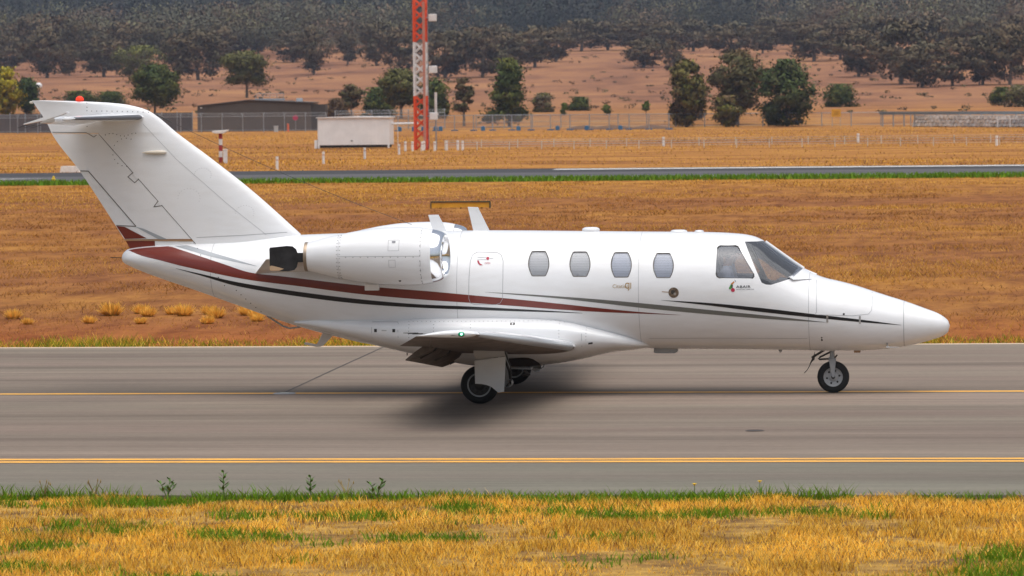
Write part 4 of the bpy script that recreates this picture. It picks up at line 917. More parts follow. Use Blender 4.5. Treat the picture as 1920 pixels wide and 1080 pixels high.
for s in (-1, 1): MB().lathe([(0, .004), (.06, .018), (.2, .03), (.32, .026), (.355, .003)], (bx, s*(fin_y(bx + .17, bz) + .02), bz), (1, 0, 0), 12).build('fin_probe', simple('cream_probe', (.62, .56, .47), .5), fin, True)
bx, bz = BEACON[0]
MB().lathe([(0, .058), (.02, .058), (.045, .048), (.062, .02), (.066, .001)], (bx, 0, bz - .004), (0, 0, 1), 16).build('beacon', lit(simple('beacon_lens', (.75, .03, .008), .15), (1, .05, .01), .5), fin, True)
MB().lathe([(0, .001), (.012, .018), (.05, .022)], (-6.66, 0, 4.17), (1, 0, 0), 10).build('tail_light', simple('tail_lens', (.62, .58, .5), .2), fin, True)
# ---- tailplane
for s in (-1, 1):
    rows, er = [], []
    for Y, g_ in ((.04, 1), (1.0, 1), (2.0, 1), (2.7, 1), (2.8, .75), (2.85, .3)):
        le = -4.99 - .152 * Y; te = -6.02 + .035 * Y; c = le - te; hx = le - c * .60 if Y < 2.6 else le - c * .14
        n = 12; tk = .11
        us = [(le - hx) / c * (1 - math.cos(math.pi*q/n)) / 2 for q in range(n+1)]
        rows.append([(le - u*c, s*Y, 3.945 + naca(u, tk)*c*g_) for u in us] + [(le - u*c, s*Y, 3.945 - naca(u, tk)*c*g_) for u in reversed(us)][:-1])
    stab = MB().loft(rows).build('tailplane', MT['white'], jet, True, 40)
    bt = []
    for Y in np.linspace(.12, 2.72, 8):
        le = -4.99 - .152 * Y; c = le - (-6.02 + .035 * Y)
        us = [.055 * (1 - math.cos(math.pi*q/6)) / 2 for q in range(7)]
        bt.append([(le + .004 - u*c, s*Y, 3.945 + naca(u, .118)*c) for u in us] + [(le + .004 - u*c, s*Y, 3.945 - naca(u, .118)*c) for u in reversed(us)][:-1])
    MB().loft(bt).build('deice_boot', MT['boot'], stab, True, 60)
    # elevator, trailing edge down
    er = []
    for Y, g_ in ((.10, 1), (1.0, 1), (2.0, 1), (2.60, 1)):
        le = -4.99 - .152 * Y; te = -6.02 + .035 * Y; c = le - te; hx = le - c*.615; ch = c*.385; an = .27
        prof = [(0, .0), (.06, .035), (.3, .038), (1, .004), (1, -.004), (.3, -.038), (.06, -.035)]
        er.append([(hx - ch*(u*math.cos(an)) - v*math.sin(an), s*Y, 3.945 - ch*u*math.sin(an) + v*math.cos(an)) for u, v in prof])
    ele = MB().loft(er).build('elevator', MT['white'], stab, True, 30)
    hornp = [(-5.50, 4.04), (-5.56, 4.042), (-5.8, 3.975), (-6.09, 3.885), (-6.1, 3.872), (-5.8, 3.93), (-5.53, 4.015)]
    MB().prism(hornp, s*2.62, s*2.86).build('elevator_horn', MT['white'], ele)
    MB().lathe([(0, .004), (.04, .028), (.12, .03), (.15, .006)], (-5.56, s*2.87, 3.94), (1, 0, 0), 10).build('horn_fairing', MT['white'], stab, True)
    for q in range(3): MB().tube([(-6.03 + .01*q, s*(2.8 - .35*q), 3.872 - .005*q), (-6.19 + .01*q, s*(2.8 - .35*q), 3.83 - .005*q)], .005, 5).build('static_wick', MT['gap'], ele)
# ---- engines
prof = [(-2.50, .192), (-2.4, .217), (-2.25, .256), (-2.01, .310), (-1.75, .358), (-1.5, .388), (-1.25, .402), (-1.05, .405), (-.9, .398), (-.80, .386), (-.72, .368)]
fn = hermite(prof); AX = 1.992
for s in (-1, 1):
    Yc = s * 1.2
    dense = [(x, float(fn(x))) for x in np.linspace(-2.5, -.72, 40)]
    nac = MB().lathe(dense, (0, Yc, AX), (1, 0, 0), 56).build('engine_nacelle', MT['white'], jet, True, 60)
    # polished intake lip, raked a little so that its face looks outward
    lip = [(-.72, .3685), (-.66, .355), (-.60, .334), (-.565, .312), (-.55, .29), (-.56, .268), (-.60, .252), (-.70, .245), (-.85, .245)]
    mb = MB().lathe(lip, (0, Yc, AX), (1, 0, 0), 56)
    mb.V = [(x - (.0 if x < -.8 else .10 * (x + .8) / .25 * ((s * y - 1.2) / .33) * .35 if True else 0), y, z) for x, y, z in mb.V]
    mb.build('intake_lip', MT['chrome'], nac, True, 60)
    mb = MB().lathe([(-.85, .245), (-.86, .20), (-.86, .05), (-.80, .045), (-.72, .001)], (0, Yc, AX), (1, 0, 0), 32); mb.build('fan_spinner', MT['darkmetal'], nac, True, 40)
    mb = MB()
    for q in range(16):
        a = q * 2 * math.pi / 16; c_, s__ = math.cos(a), math.sin(a); c2, s2 = math.cos(a + .22), math.sin(a + .22)
        mb.add([(-.84, Yc + .05*c_, AX + .05*s__), (-.83, Yc + .24*c_, AX + .24*s__), (-.80, Yc + .24*c2, AX + .24*s2), (-.81, Yc + .05*c2, AX + .05*s2)], [(0, 1, 2, 3)])
    mb.build('fan_blades', MT['steel'], nac)
    MB().lathe([(-2.515, .188), (-2.515, .203), (-2.49, .205), (-2.47, .201)], (0, Yc, AX), (1, 0, 0), 40).build('exhaust_ring', simple('heat_stained', (.30, .24, .18), .4, .7), nac, True, 50)
    MB().lathe([(-2.51, .188), (-2.4, .19), (-2.1, .17), (-2.1, .001)], (0, Yc, AX), (1, 0, 0), 32).build('tailpipe', MT['soot'], nac, True, 50)
    # thrust attenuator paddle on its arm
    pad = [(-3.005, 2.10), (-2.995, 2.125), (-2.76, 2.147), (-2.68, 2.14), (-2.63, 2.10), (-2.605, 2.03), (-2.605, 1.93), (-2.625, 1.85), (-2.66, 1.81), (-2.74, 1.795), (-3.0, 1.80), (-3.002, 1.95)]
    mb = MB(); n = len(pad)
    for w_ in (0, .022): mb.V += [(x, s*(1.27 + w_), z) for x, z in pad]
    mb.F = [tuple(range(n)), tuple(range(2*n-1, n-1, -1))] + [(i_, i_+n, (i_+1) % n + n, (i_+1) % n) for i_ in range(n)]
    pd = mb.build('thrust_attenuator', MT['soot'], nac)
    MB().box((-2.56, s*1.285, 1.985), (.14, .03, .13)).build('attenuator_arm', MT['soot'], pd)
    MB().add([(x, s*1.297, z) for x, z in [(-3.0, 1.805), (-2.87, 1.802), (-2.80, 1.83), (-2.87, 1.85), (-2.97, 1.875), (-3.0, 1.87)]], [tuple(range(6))]).build('bare_metal_patch', simple('scuffed_metal', (.45, .31, .19), .6), pd)
    # rivets, seams and small doors on the cowl
    mb = MB()
    def on_nac(x, phi, off=.003): r = float(fn(x)) + off; return Vector((x, Yc + s * r * math.cos(phi), AX + r * math.sin(phi)))
    for x, a0, a1, k_ in ((-2.03, -1.3, 1.2, 15), (-1.99, -1.3, 1.2, 15), (-.86, -1.2, 1.1, 14)):
        for a in np.linspace(a0, a1, k_): p = on_nac(x, a); mb.add([p + Vector((.006*math.cos(b), 0, .006*math.sin(b))) for b in np.linspace(0, 6.28, 7)[:-1]], [tuple(range(6))])
    for x in np.linspace(-1.9, -.95, 10): p = on_nac(x, .0); mb.add([p + Vector((.006*math.cos(b), 0, .006*math.sin(b))) for b in np.linspace(0, 6.28, 7)[:-1]], [tuple(range(6))])
    mb.build('rivet_row', MT['gap'], nac)['kind'] = 'stuff'
    def nac_line(pts, w=.005, closed=False):
        V = []; pts = pts + pts[:1] if closed else pts
        for (xa, pa), (xb, pb) in zip(pts[:-1], pts[1:]):
            L = math.hypot(xb - xa, (pb - pa) * .4) or 1; ox, op = -(pb - pa)*.4/L*w/2, (xb - xa)/L*w/2/.4
            for q in np.linspace(0, 1, 10): V += [on_nac(xa+(xb-xa)*q+ox, pa+(pb-pa)*q+op), on_nac(xa+(xb-xa)*q-ox, pa+(pb-pa)*q-op)]
        MB().add(V, [(2*i_, 2*i_+1, 2*i_+3, 2*i_+2) for i_ in range(len(V)//2-1)]).build('cowl_seam', MT['seam'], nac)
    nac_line([(-2.01, -1.4), (-2.01, 1.3)]); nac_line([(-.855, -1.4), (-.855, 1.3)]); nac_line([(-2.01, .03), (-.855, .03)])
    nac_line([(-1.30, .22), (-1.15, .22), (-1.15, .62), (-1.30, .62)], .004, True); nac_line([(-1.29, -.35), (-1.20, -.35), (-1.20, -.1), (-1.29, -.1)], .004, True)
    MB().add([on_nac(-1.25 + .05*q*0 + .05*(q % 2), .5 + .08*(q//2), .004) + Vector((0, 0, 0)) for q in (0, 1, 3, 2)], [(0, 1, 2, 3)]).build('cowl_placard', MT['seam'], nac)
    p = on_nac(-1.16, -.95, .004); MB().add([p + Vector((.018*math.cos(b), .0, .014*math.sin(b))) for b in np.linspace(0, 6.28, 11)[:-1]], [tuple(range(10))]).build('drain_hole', MT['gap'], nac)
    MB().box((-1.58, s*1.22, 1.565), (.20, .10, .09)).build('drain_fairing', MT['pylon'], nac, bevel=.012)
    # pylon from the fuselage to the nacelle; its tail is cut on the slant
    A = [(-3.36, .52, 1.705), (-2.9, .55, 1.72), (-1.35, .74, 1.74), (-1.0, .78, 1.76)]; Bo = [(-3.10, 1.02, 1.945), (-2.75, 1.05, 1.93), (-1.35, 1.1, 1.92), (-1.0, 1.1, 1.92)]
    V = []
    for o_ in (0, 1):
        for q, (a, b) in enumerate(zip(A, Bo)): tkn = (.012, .10, .17, .05)[q]; V += [(a[0], s*a[1], a[2] + (tkn*.8 if o_ else 0)), (b[0], s*b[1], b[2] + (tkn*.8 if o_ else 0))]
    Fp = []
    for q in range(3): Fp += [(2*q, 2*q+1, 2*q+3, 2*q+2), (8+2*q, 8+2*q+2, 8+2*q+3, 8+2*q+1), (2*q, 2*q+2, 8+2*q+2, 8+2*q), (2*q+1, 8+2*q+1, 8+2*q+3, 2*q+3)]
    Fp += [(0, 8, 9, 1), (6, 7, 15, 14)]
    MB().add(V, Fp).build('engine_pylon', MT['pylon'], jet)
# ---- undercarriage
def wheel(c, R, W, parent, bolts=8, hub='gear_grey'):
    prof = [(-W*.5, R*.60), (-W*.5, R*.80), (-W*.42, R*.93), (-W*.25, R*.985), (0, R), (W*.25, R*.985), (W*.42, R*.93), (W*.5, R*.80), (W*.5, R*.60)]
    MB().lathe(prof, c, (0, 1, 0), 48).build('tyre', MT['rubber'], parent, True, 50)
    rim = MB().lathe([(-W*.5, R*.62), (-W*.47, R*.60), (-W*.40, R*.54), (-W*.30, R*.50), (-W*.22, R*.30), (-W*.36, R*.22), (-W*.40, R*.01)], c, (0, 1, 0), 36)
    rim.lathe([(W*.5, R*.62), (W*.47, R*.60), (W*.40, R*.54), (W*.30, R*.50), (W*.22, R*.30), (W*.36, R*.22), (W*.40, R*.01)], c, (0, 1, 0), 36).build('rim', MT[hub], parent, True, 40)
    if hub != 'gear_grey': MB().lathe([(-W*.5, R*.63), (-W*.515, R*.60), (-W*.49, R*.555), (-W*.45, R*.55)], c, (0, 1, 0), 36).lathe([(W*.5, R*.63), (W*.515, R*.60), (W*.49, R*.555), (W*.45, R*.55)], c, (0, 1, 0), 36).build('rim_flange', MT['gear_grey'], parent, True, 40)['kind'] = 'stuff'
    mb = MB()
    for q in range(bolts):
        a = q * 2 * math.pi / bolts + .2
        for s in (-1, 1): mb.lathe([(s*W*.26, R*.07), (s*W*.31, R*.06), (s*W*.31, .001)], (c[0] + R*.40*math.cos(a), c[1], c[2] + R*.40*math.sin(a)), (0, 1, 0), 8)
    mb.build('wheel_bolt', MT['gap'], parent)['kind'] = 'stuff'
    MB().lathe([(-W*.45, .001), (-W*.45, R*.12), (-W*.3, R*.14), (W*.3, R*.14), (W*.45, R*.12), (W*.45, .001)], c, (0, 1, 0), 16).build('axle', MT['darkmetal'], parent, True, 40)
for s in (-1, 1):
    g = empty('main_gear', (0, s*2.02, 0)); g.parent = jet; o_ = Vector((0, s*2.02, 0))
    def P_(x, y, z): return (x, y * s, z)
    wheel((.008, 0, .262), .263, .155, g, 9, 'darkmetal')
    MB().tube([P_(.30, .02, .86), P_(.37, .02, .55), P_(.40, .02, .33)], [.055, .05, .045], 12).build('oleo_strut', MT['gear_grey'], g, True)
    MB().tube([P_(.40, .0, .29), P_(.20, -.02, .27), P_(.008, -.02, .262)], [.055, .05, .045], 10).lathe([(-.08, .05), (-.08, .06), (.08, .06), (.08, .05)], P_(.40, 0, .285), (0, 1, 0), 14).build('trailing_link', MT['gear_grey'], g, True)
    MB().tube([P_(.33, .06, .68), P_(.42, .06, .45), P_(.44, .06, .30)], .018, 8).tube([P_(.34, .09, .78), P_(.44, .10, .52), P_(.45, .09, .33), P_(.38, .08, .24)], .010, 6).build('brake_line', MT['darkmetal'], g, True)
    MB().tube([P_(.25, .03, .80), P_(.22, .02, .5), P_(.10, .0, .33)], [.03, .03, .02], 8).build('damper', MT['steel'], g, True)
    lo = [(-.035, .60), (.392, .655), (.364, .178), (.285, .165), (.24, .205), (.19, .245), (.13, .268), (.06, .283), (-.03, .288)]
    door = MB().prism(lo, s*.20 + (0 if s > 0 else 0), s*.222).build('gear_door', MT['white'], g)
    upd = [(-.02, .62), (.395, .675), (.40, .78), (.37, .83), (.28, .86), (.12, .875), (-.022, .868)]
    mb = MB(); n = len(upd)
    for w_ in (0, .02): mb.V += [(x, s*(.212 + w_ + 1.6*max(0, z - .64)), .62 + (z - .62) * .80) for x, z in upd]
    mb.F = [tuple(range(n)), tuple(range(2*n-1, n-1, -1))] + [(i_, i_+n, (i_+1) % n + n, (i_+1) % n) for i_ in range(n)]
    mb.build('upper_gear_door', MT['pylon'], g)  # greyer than the lower door: wing shade put into its paint
    MB().box(P_(.18, .19, .61), (.42, .02, .018), 0, -.13).build('door_hinge', MT['darkmetal'], g)
    # inboard door and linkage hanging under the belly
    MB().tube([P_(.55, -.55, .42), P_(.62, -.6, .36), P_(.52, -.75, .34)], .018, 8).build('door_link', MT['darkmetal'], g, True)
    MB().box(P_(.28, -.62, .455), (.75, .30, .02), 0, .03).build('inboard_gear_door', MT['gear_grey'], g)
g = empty('nose_gear', (4.735, 0, 0)); g.parent = jet
wheel((0, 0, .222), .224, .115, g, 6)
MB().tube([(-.015, 0, .62), (-.012, 0, .48)], .035, 12).tube([(-.012, 0, .50), (-.012, 0, .42)], .052, 12).build('nose_strut', MT['gear_grey'], g, True)
for s in (-1, 1): MB().prism([(-.055, .47), (.04, .47), (.035, .40), (.018, .22), (-.012, .22), (-.045, .38)], s*.072 - .011, s*.072 + .011).build('fork_arm', MT['gear_grey'], g, bevel=.004)
MB().box((-.008, 0, .445), (.09, .15, .04)).build('fork_crown', MT['gear_grey'], g, bevel=.006)
MB().tube([(-.02, .0, .58), (-.19, .0, .495), (-.205, 0, .478), (-.19, 0, .467), (-.05, 0, .475)], .013, 8).build('torque_link', MT['darkmetal'], g, True)
MB().tube([(-.12, 0, .60), (-.2, 0, .55), (-.30, 0, .49)], .016, 8).tube([(.02, -.03, .49), (.06, -.04, .53)], .012, 6).build('drag_brace', MT['darkmetal'], g, True)
MB().add([(-.26, -.09, .55), (-.33, -.09, .40), (-.26, -.07, .47), (-.255, -.10, .58), (-.26, -.075, .55), (-.33, -.08, .40), (-.255, -.062, .47), (-.25, -.085, .58)], [(0, 1, 2, 3), (4, 7, 6, 5), (0, 4, 5, 1), (1, 5, 6, 2), (2, 6, 7, 3), (3, 7, 4, 0)]).tube([(-.29, -.08, .45), (-.355, -.08, .33), (-.40, -.08, .28)], .006, 6).build('nose_gear_door', MT['darkmetal'], g)
# ---- aerials and small fittings
for poly in BLADES:
    zmin = min(p[1] for p in poly); P = [(x, z - (.03 if z < zmin + .01 else 0)) for x, z in poly]
    MB().prism(P, -.014, .014).build('blade_antenna', MT['white'], jet, bevel=.004)
d = DOMES
for (xa, za), (xb, zb), h in ((d[0], d[1], .055), (d[2], d[3], .03), (d[4], d[5], .028)):
    L = xb - xa; rows = []
    for u, r in ((0, .55), (.45, .60), (.75, .55), (.95, .40), (1.0, .1)):
        rows.append([(xa + L/2 + L*.83*r*math.cos(q), .09*r*math.sin(q)/.6*1.3, za - .02 + (h + .02)*u) for q in np.linspace(0, 6.283, 25)[:-1]])
    MB().loft(rows).build('roof_antenna', MT['white'], jet, True, 50)
b = BELLY
MB().prism([(2.225, .64), (2.225, .575), (2.26, .562), (2.52, .562), (2.555, .58), (2.57, .64)], -.06, .06).build('belly_antenna', MT['gear_grey'], jet, bevel=.006)
MB().prism([(3.97, .61), (3.985, .565), (4.01, .565), (4.03, .61)], -.01, .01).build('drain_mast', MT['gear_grey'], jet)
MB().box((5.07, 0, .575), (.09, .05, .03)).build('temperature_probe', MT['bronze'], jet)
MB().tube([(-3.28, 0, 1.12), (-3.05, 0, .97), (-2.95, 0, .935), (-2.8, 0, .955)], .012, 8).build('tail_drain', MT['gear_grey'], jet, True)
MB().prism([(-2.30, .90), (-2.47, .885), (-2.555, .715), (-2.58, .708), (-2.72, .735), (-2.745, .725), (-2.735, .705), (-2.58, .672), (-2.51, .672), (-2.47, .69), (-2.32, .84)], -.018, .018).build('tail_antenna', MT['pylon'], jet, bevel=.004)
MB().tube([(-1.27, -.02, .63), (-1.27, -.02, .545)], .008, 6).build('drain_mast', MT['gap'], jet)
w0, w1 = Vector(WIRE[0]), Vector(WIRE[1])
MB().tube([w0 + (w1 - w0) * u - Vector((0, 0, .06 * 4 * u * (1 - u))) for u in np.linspace(0, 1, 24)], .0032, 5).tube([w0, w0 + (w1 - w0) * .06 - Vector((0, 0, .013))], .008, 6).build('wire_antenna', MT['text_black'], jet)
MB().tube([(-5.35, 0, 1.95), (-5.52, 0, 1.957)], .005, 5).build('static_wick', MT['gap'], jet)

# ---- the two pilots, seated at the controls
def pilot(Yp, label, shirt):
    v = [(3.30, 0, 1.33), (3.29, 0, 1.45), (3.25, 0, 1.60), (3.26, 0, 1.73), (3.29, 0, 1.80), (3.31, 0, 1.86), (3.325, 0, 1.94), (3.32, 0, 2.0),
         (3.27, -.17, 1.71), (3.36, -.22, 1.53), (3.56, -.16, 1.46), (3.66, -.12, 1.48), (3.27, .17, 1.71), (3.36, .22, 1.53), (3.56, .16, 1.46), (3.66, .12, 1.48),
         (3.34, -.10, 1.31), (3.66, -.11, 1.33), (3.80, -.11, 1.06), (3.34, .10, 1.31), (3.66, .11, 1.33), (3.80, .11, 1.06), (3.90, -.11, 1.03), (3.90, .11, 1.03)]
    e = [(0, 1), (1, 2), (2, 3), (3, 4), (4, 5), (5, 6), (6, 7), (3, 8), (8, 9), (9, 10), (10, 11), (3, 12), (12, 13), (13, 14), (14, 15), (0, 16), (16, 17), (17, 18), (18, 22), (0, 19), (19, 20), (20, 21), (21, 23)]
    rad = [.14, .13, .15, .12, .055, .06, .085, .06, .07, .05, .038, .03, .07, .05, .038, .03, .085, .07, .05, .085, .07, .05, .04, .04]
    me = bpy.data.meshes.new('person'); me.from_pydata([(a, b + Yp, c) for a, b, c in v], e, [])
    o = bpy.data.objects.new('person', me); COL.objects.link(o)
    sk = o.modifiers.new('skin', 'SKIN'); sd = o.modifiers.new('smooth', 'SUBSURF'); sd.levels = 2; sd.render_levels = 2
    for q, r in enumerate(rad): me.skin_vertices[0].data[q].radius = (r, r)
    me.skin_vertices[0].data[0].use_root = True
    bpy.context.view_layer.update()
    m2 = bpy.data.meshes.new_from_object(o.evaluated_get(bpy.context.evaluated_depsgraph_get())); bpy.data.objects.remove(o)
    m2.materials.clear(); m2.materials.append(shirt); m2.materials.append(MT['skin']); m2.materials.append(MT['seat'])
    for p in m2.polygons:
        c = p.center; p.use_smooth = True
        p.material_index = 1 if (c.z > 1.80 or c.x > 3.60 and c.z > 1.42) else (2 if c.z < 1.36 else 0)
    root = bpy.data.objects.new('person', m2); COL.objects.link(root); tag(root, label, 'person')
    MB().lathe([(-.02, .096), (.03, .102), (.075, .09), (.105, .055), (.118, .001)], (3.305, Yp, 1.955), (-.18, 0, 1), 18).build('hair', MT['hair'], root, True)
    MB().lathe([(0, .012), (.02, .016), (.045, .006)], (3.40, Yp, 1.935), (1, 0, -.5), 8).build('nose', MT['skin'], root, True)
    for s in (-1, 1): MB().lathe([(-.006, .001), (-.005, .03), (.006, .03), (.007, .001)], (3.315, Yp + s*.088, 1.935), (0, 1, 0), 10).build('headset_cup', MT['seat'], root, True)
    for s in (-1, 1):     # five fingers closed on the control wheel
        for q in range(4): MB().tube([(3.66, Yp + s*(.105 + .018*q), 1.49), (3.70, Yp + s*(.105 + .018*q), 1.495 - .004*q), (3.712, Yp + s*(.105 + .018*q), 1.47), (3.69, Yp + s*(.105 + .018*q), 1.458)], [.011, .010, .009, .008], 6).build('finger', MT['skin'], root, True)
        MB().tube([(3.655, Yp + s*.095, 1.475), (3.685, Yp + s*.085, 1.463), (3.70, Yp + s*.09, 1.455)], [.012, .011, .009], 6).build('thumb', MT['skin'], root, True)
    return root
pilot(-.33, 'pilot in a pale shirt in the near cockpit seat, seen through the side window', MT['shirt'])
pilot(.33, 'second pilot in the far cockpit seat, seen through the windshield', simple('dark_shirt', (.45, .42, .42), .9))
for s in (-1, 1): MB().tube([(3.695, s*.33 + .16*math.cos(q), 1.478 + .07*abs(math.sin(q)) * (1 if math.sin(q) < 0 else -1)) for q in np.linspace(0, 6.283, 19)], .012, 6).tube([(3.70, s*.33, 1.44), (3.9, s*.33, 1.42)], .02, 8).build('control_wheel', MT['seat'], jet, True)
# ------------------------------------------------------------------ airfield things beyond the taxiway
def T_(X, Y): return float(terrain(X, Y))
MT['galv'] = simple('galvanised', (.30, .32, .34), .5, .4); MT['blue'] = simple('blue_plastic', (.03, .13, .26), .6)
MT['hutwhite'] = simple('hut_white', (.78, .78, .77), .6, 0, .06, 1.2); MT['brownsteel'] = simple('brown_cladding', (.075, .058, .045), .7, 0, .1, .8)
MT['mast_red'] = simple('mast_orange', (.68, .07, .012), .6); MT['mast_white'] = simple('mast_white', (.66, .66, .66), .6)
MT['postwhite'] = simple('post_white', (.74, .72, .69), .7, 0, .1, 6); MT['postred'] = simple('post_red', (.33, .02, .02), .6)

# equipment hut: ribbed white box on a dark skid
h = empty('equipment_hut', (-48.0, 303.0, 0)); tag(h, 'white flat-sided equipment hut on skids beside the lattice mast', 'hut')
W, Dp, Hh = 6.0, 2.6, 2.25
MB().box((0, 0, .27 + Hh/2), (W, Dp, Hh)).build('wall', MT['hutwhite'], h)
MB().prism([(-W/2 - .12, .27 + Hh), (W/2 + .12, .27 + Hh - .02), (W/2 + .12, .27 + Hh + .06), (0, .27 + Hh + .14), (-W/2 - .12, .27 + Hh + .06)], -Dp/2 - .12, Dp/2 + .12).build('roof', MT['hutwhite'], h)
for q in range(19):
    MB().box((-W/2 + .17 + q * (W - .34) / 18, -Dp/2 - .012, .27 + Hh/2), (.05, .03, Hh - .1)).build('cladding_rib', MT['hutwhite'], h)
MB().box((0, 0, .15), (W - .3, Dp - .3, .22)).build('skid', MT['gap'], h)
for x in (-W/2 + .08, W/2 - .08): MB().box((x, -Dp/2 + .05, .14), (.14, .14, .28)).build('foot', MT['hutwhite'], h)
MB().box((-W/2 - .18, -Dp/2 + .2, .35), (.22, .4, .7)).build('meter_box', MT['hutwhite'], h)
MB().box((-.15, -Dp/2 - .03, .62), (.16, .04, .07)).build('vent_plate', MT['gap'], h)
MB().tube([(W/2, .2, 1.98), (W/2 + 2.2, .2, 2.0)], .09, 10).tube([(W/2 + .5, .2, 1.98), (W/2 + .5, .2, 0)], .03, 6).build('cable_duct', MT['mast_white'], h)

# lattice mast, orange and white bands
mst = empty('lattice_mast', (-40.2, 286.2, 0)); tag(mst, 'tall orange and white lattice mast carrying three white boxes', 'mast')
Ht, b2 = 11.95, .46; nb_ = 14; legs = [(-b2, -b2), (b2, -b2), (b2, b2), (-b2, b2)]
def mband(z): return 'mast_red' if (z < 4.35 or z > 8.85) else 'mast_white'
segs = {}
for q in range(nb_):
    za, zb = Ht*q/nb_, Ht*(q+1)/nb_; key = (0 if (za+zb)/2 < 4.35 else 1 if (za+zb)/2 < 8.85 else 2)
    mb = segs.setdefault(key, MB())
    for k_ in range(4):
        a, b_ = legs[k_], legs[(k_+1) % 4]
        mb.box((a[0], a[1], (za+zb)/2), (.13, .13, zb-za + .001))
        mb.tube([(a[0], a[1], za), (b_[0], b_[1], zb)], .045, 5); mb.tube([(b_[0], b_[1], za), (a[0], a[1], zb)], .045, 5)
for key, mb in segs.items(): mb.build('lattice_section', MT['mast_white'] if key == 1 else MT['mast_red'], mst)
MB().box((.36, -.54, 5.9), (.20, .10, 11.6)).build('cable_tray', simple('tray', (.45, .2, .15), .6), mst)
for z in (10.45, 6.35, 2.3 + .35):
    MB().box((1.02, -.1, z), (.62, .5, .58)).build('antenna_box', MT['mast_white'], mst, bevel=.06)
    MB().tube([(.5, -.1, z), (.75, -.1, z)], .05, 6).build('antenna_bracket', MT['galv'], mst)
MB().tube([(.62, -.1, .1), (.62, -.1, 11.2)], .03, 6).build('antenna_pole', MT['galv'], mst)
wp = empty('whip_mast', (-39.35, 288.7, 0)); tag(wp, 'slim white tube aerial on a grey pole right of the lattice mast', 'aerial')
MB().tube([(0, 0, 0), (0, 0, 2.9)], .055, 8).build('pole', MT['galv'], wp); MB().tube([(0, 0, 2.85), (0, 0, 4.55)], .11, 10).build('radome_tube', MT['mast_white'], wp); MB().box((0, 0, 2.8), (.42, .42, .08)).build('mount_plate', MT['mast_white'], wp)

# white marker posts
def marker(X, Y, hgt, label, grp=None, r=.085):
    o = empty('marker_post', (X, Y, T_(X, Y) - .04)); tag(o, label, 'post', grp)
    MB().tube([(0, 0, 0), (0, 0, hgt)], r, 10).build('post', MT['postwhite'], o); MB().lathe([(0, r * 1.02), (.05, r * 1.02)], (0, 0, hgt * .74), (0, 0, 1), 10).build('band', simple('faded_band', (.45, .2, .16), .7), o)
    MB().lathe([(0, r*1.1), (.03, r), (.04, .001)], (0, 0, hgt), (0, 0, 1), 10).build('cap', MT['postwhite'], o)
for (X, Y, w_) in ((-36.85, 198.3, 'nearest the runway'), (-37.5, 219.9, 'below the left end of the hut'), (-37.9, 240.5, 'below the middle of the hut'), (-38.5, 261.6, 'right of the hut')):
    marker(X, Y, .74, 'short white marker post in the dry grass ' + w_, 'white marker posts in a line')
for q, (X, Y) in enumerate(((-38.0, 280.0), (-38.9, 281), (-37.2, 281.5), (-39.6, 282), (-36.6, 284), (-35.9, 285.5), (-38.4, 284), (-35.2, 283))): marker(X - 1.3, Y, .72, 'white marker post at the foot of the lattice mast, %s from the left' % ORD[[3, 1, 0, 6, 2, 7, 4, 5].index(q) if False else sorted(range(8), key=lambda k_: (-38.0, -38.9, -37.2, -39.6, -36.6, -35.9, -38.4, -35.2)[k_]).index(q)], 'posts round the mast foot', .1)
for (X, Y, w_) in ((-22.06, 299.8, 'left of the flat-topped small tree'), (-6.68, 313.7, 'below the yellow sign'), (5.18, 282.8, 'below the stone wall at the right')): marker(X, Y, .72, 'stout white post at the low wire fence ' + w_, 'stout posts at the wire fence', .11)

# red and white post with a white tray on top, small white box beside
sp = empty('striped_post', (-45.43, 226.6, -.04)); tag(sp, 'red and white banded post with a white hood, beyond the runway', 'post')
for q in range(5): MB().tube([(0, 0, q*.40), (0, 0, q*.40 + .40)], .125, 12).build('band', MT['postred'] if q % 2 == 0 else MT['postwhite'], sp)
MB().prism([(-.52, 2.02), (-.30, 1.96), (.25, 1.96), (.50, 2.10), (.52, 2.2), (-.50, 2.14)], -.3, .3).build('hood', MT['postwhite'], sp, bevel=.03)
MB().box((0, 0, 1.97), (.2, .2, .06)).build('neck', MT['galv'], sp)
bxw = MB().box((-45.05, 226.2, .40), (.24, .3, .88)).box((-45.05, 226.2, .86), (.28, .34, .05)).build('junction_box', MT['postwhite'], bevel=.01); at_base(bxw, (-45.05, 226.2, -.04)); tag(bxw, 'small white box standing beside the banded post', 'box')
mb = MB().prism([(-.6, .0), (-.52, .36), (.40, .36), (.62, .0)], -.5, .5); o = mb.build('runway_marker', MT['postwhite']); o.location = (-48.6, 195.0, -.03); tag(o, 'white wedge-shaped runway marker just behind the fin', 'marker')
yl = empty('runway_light', (-42.48, 162.6, -.04)); tag(yl, 'small yellow runway edge light left of the fin', 'light')
MB().tube([(0, 0, 0), (0, 0, .12)], .05, 8).build('stem', MT['galv'], yl); MB().lathe([(.10, .05), (.12, .11), (.22, .11), (.24, .07), (.33, .06), (.36, .001)], (0, 0, 0), (0, 0, 1), 12).build('body', simple('light_yellow', (.62, .42, .02), .5), yl, True)
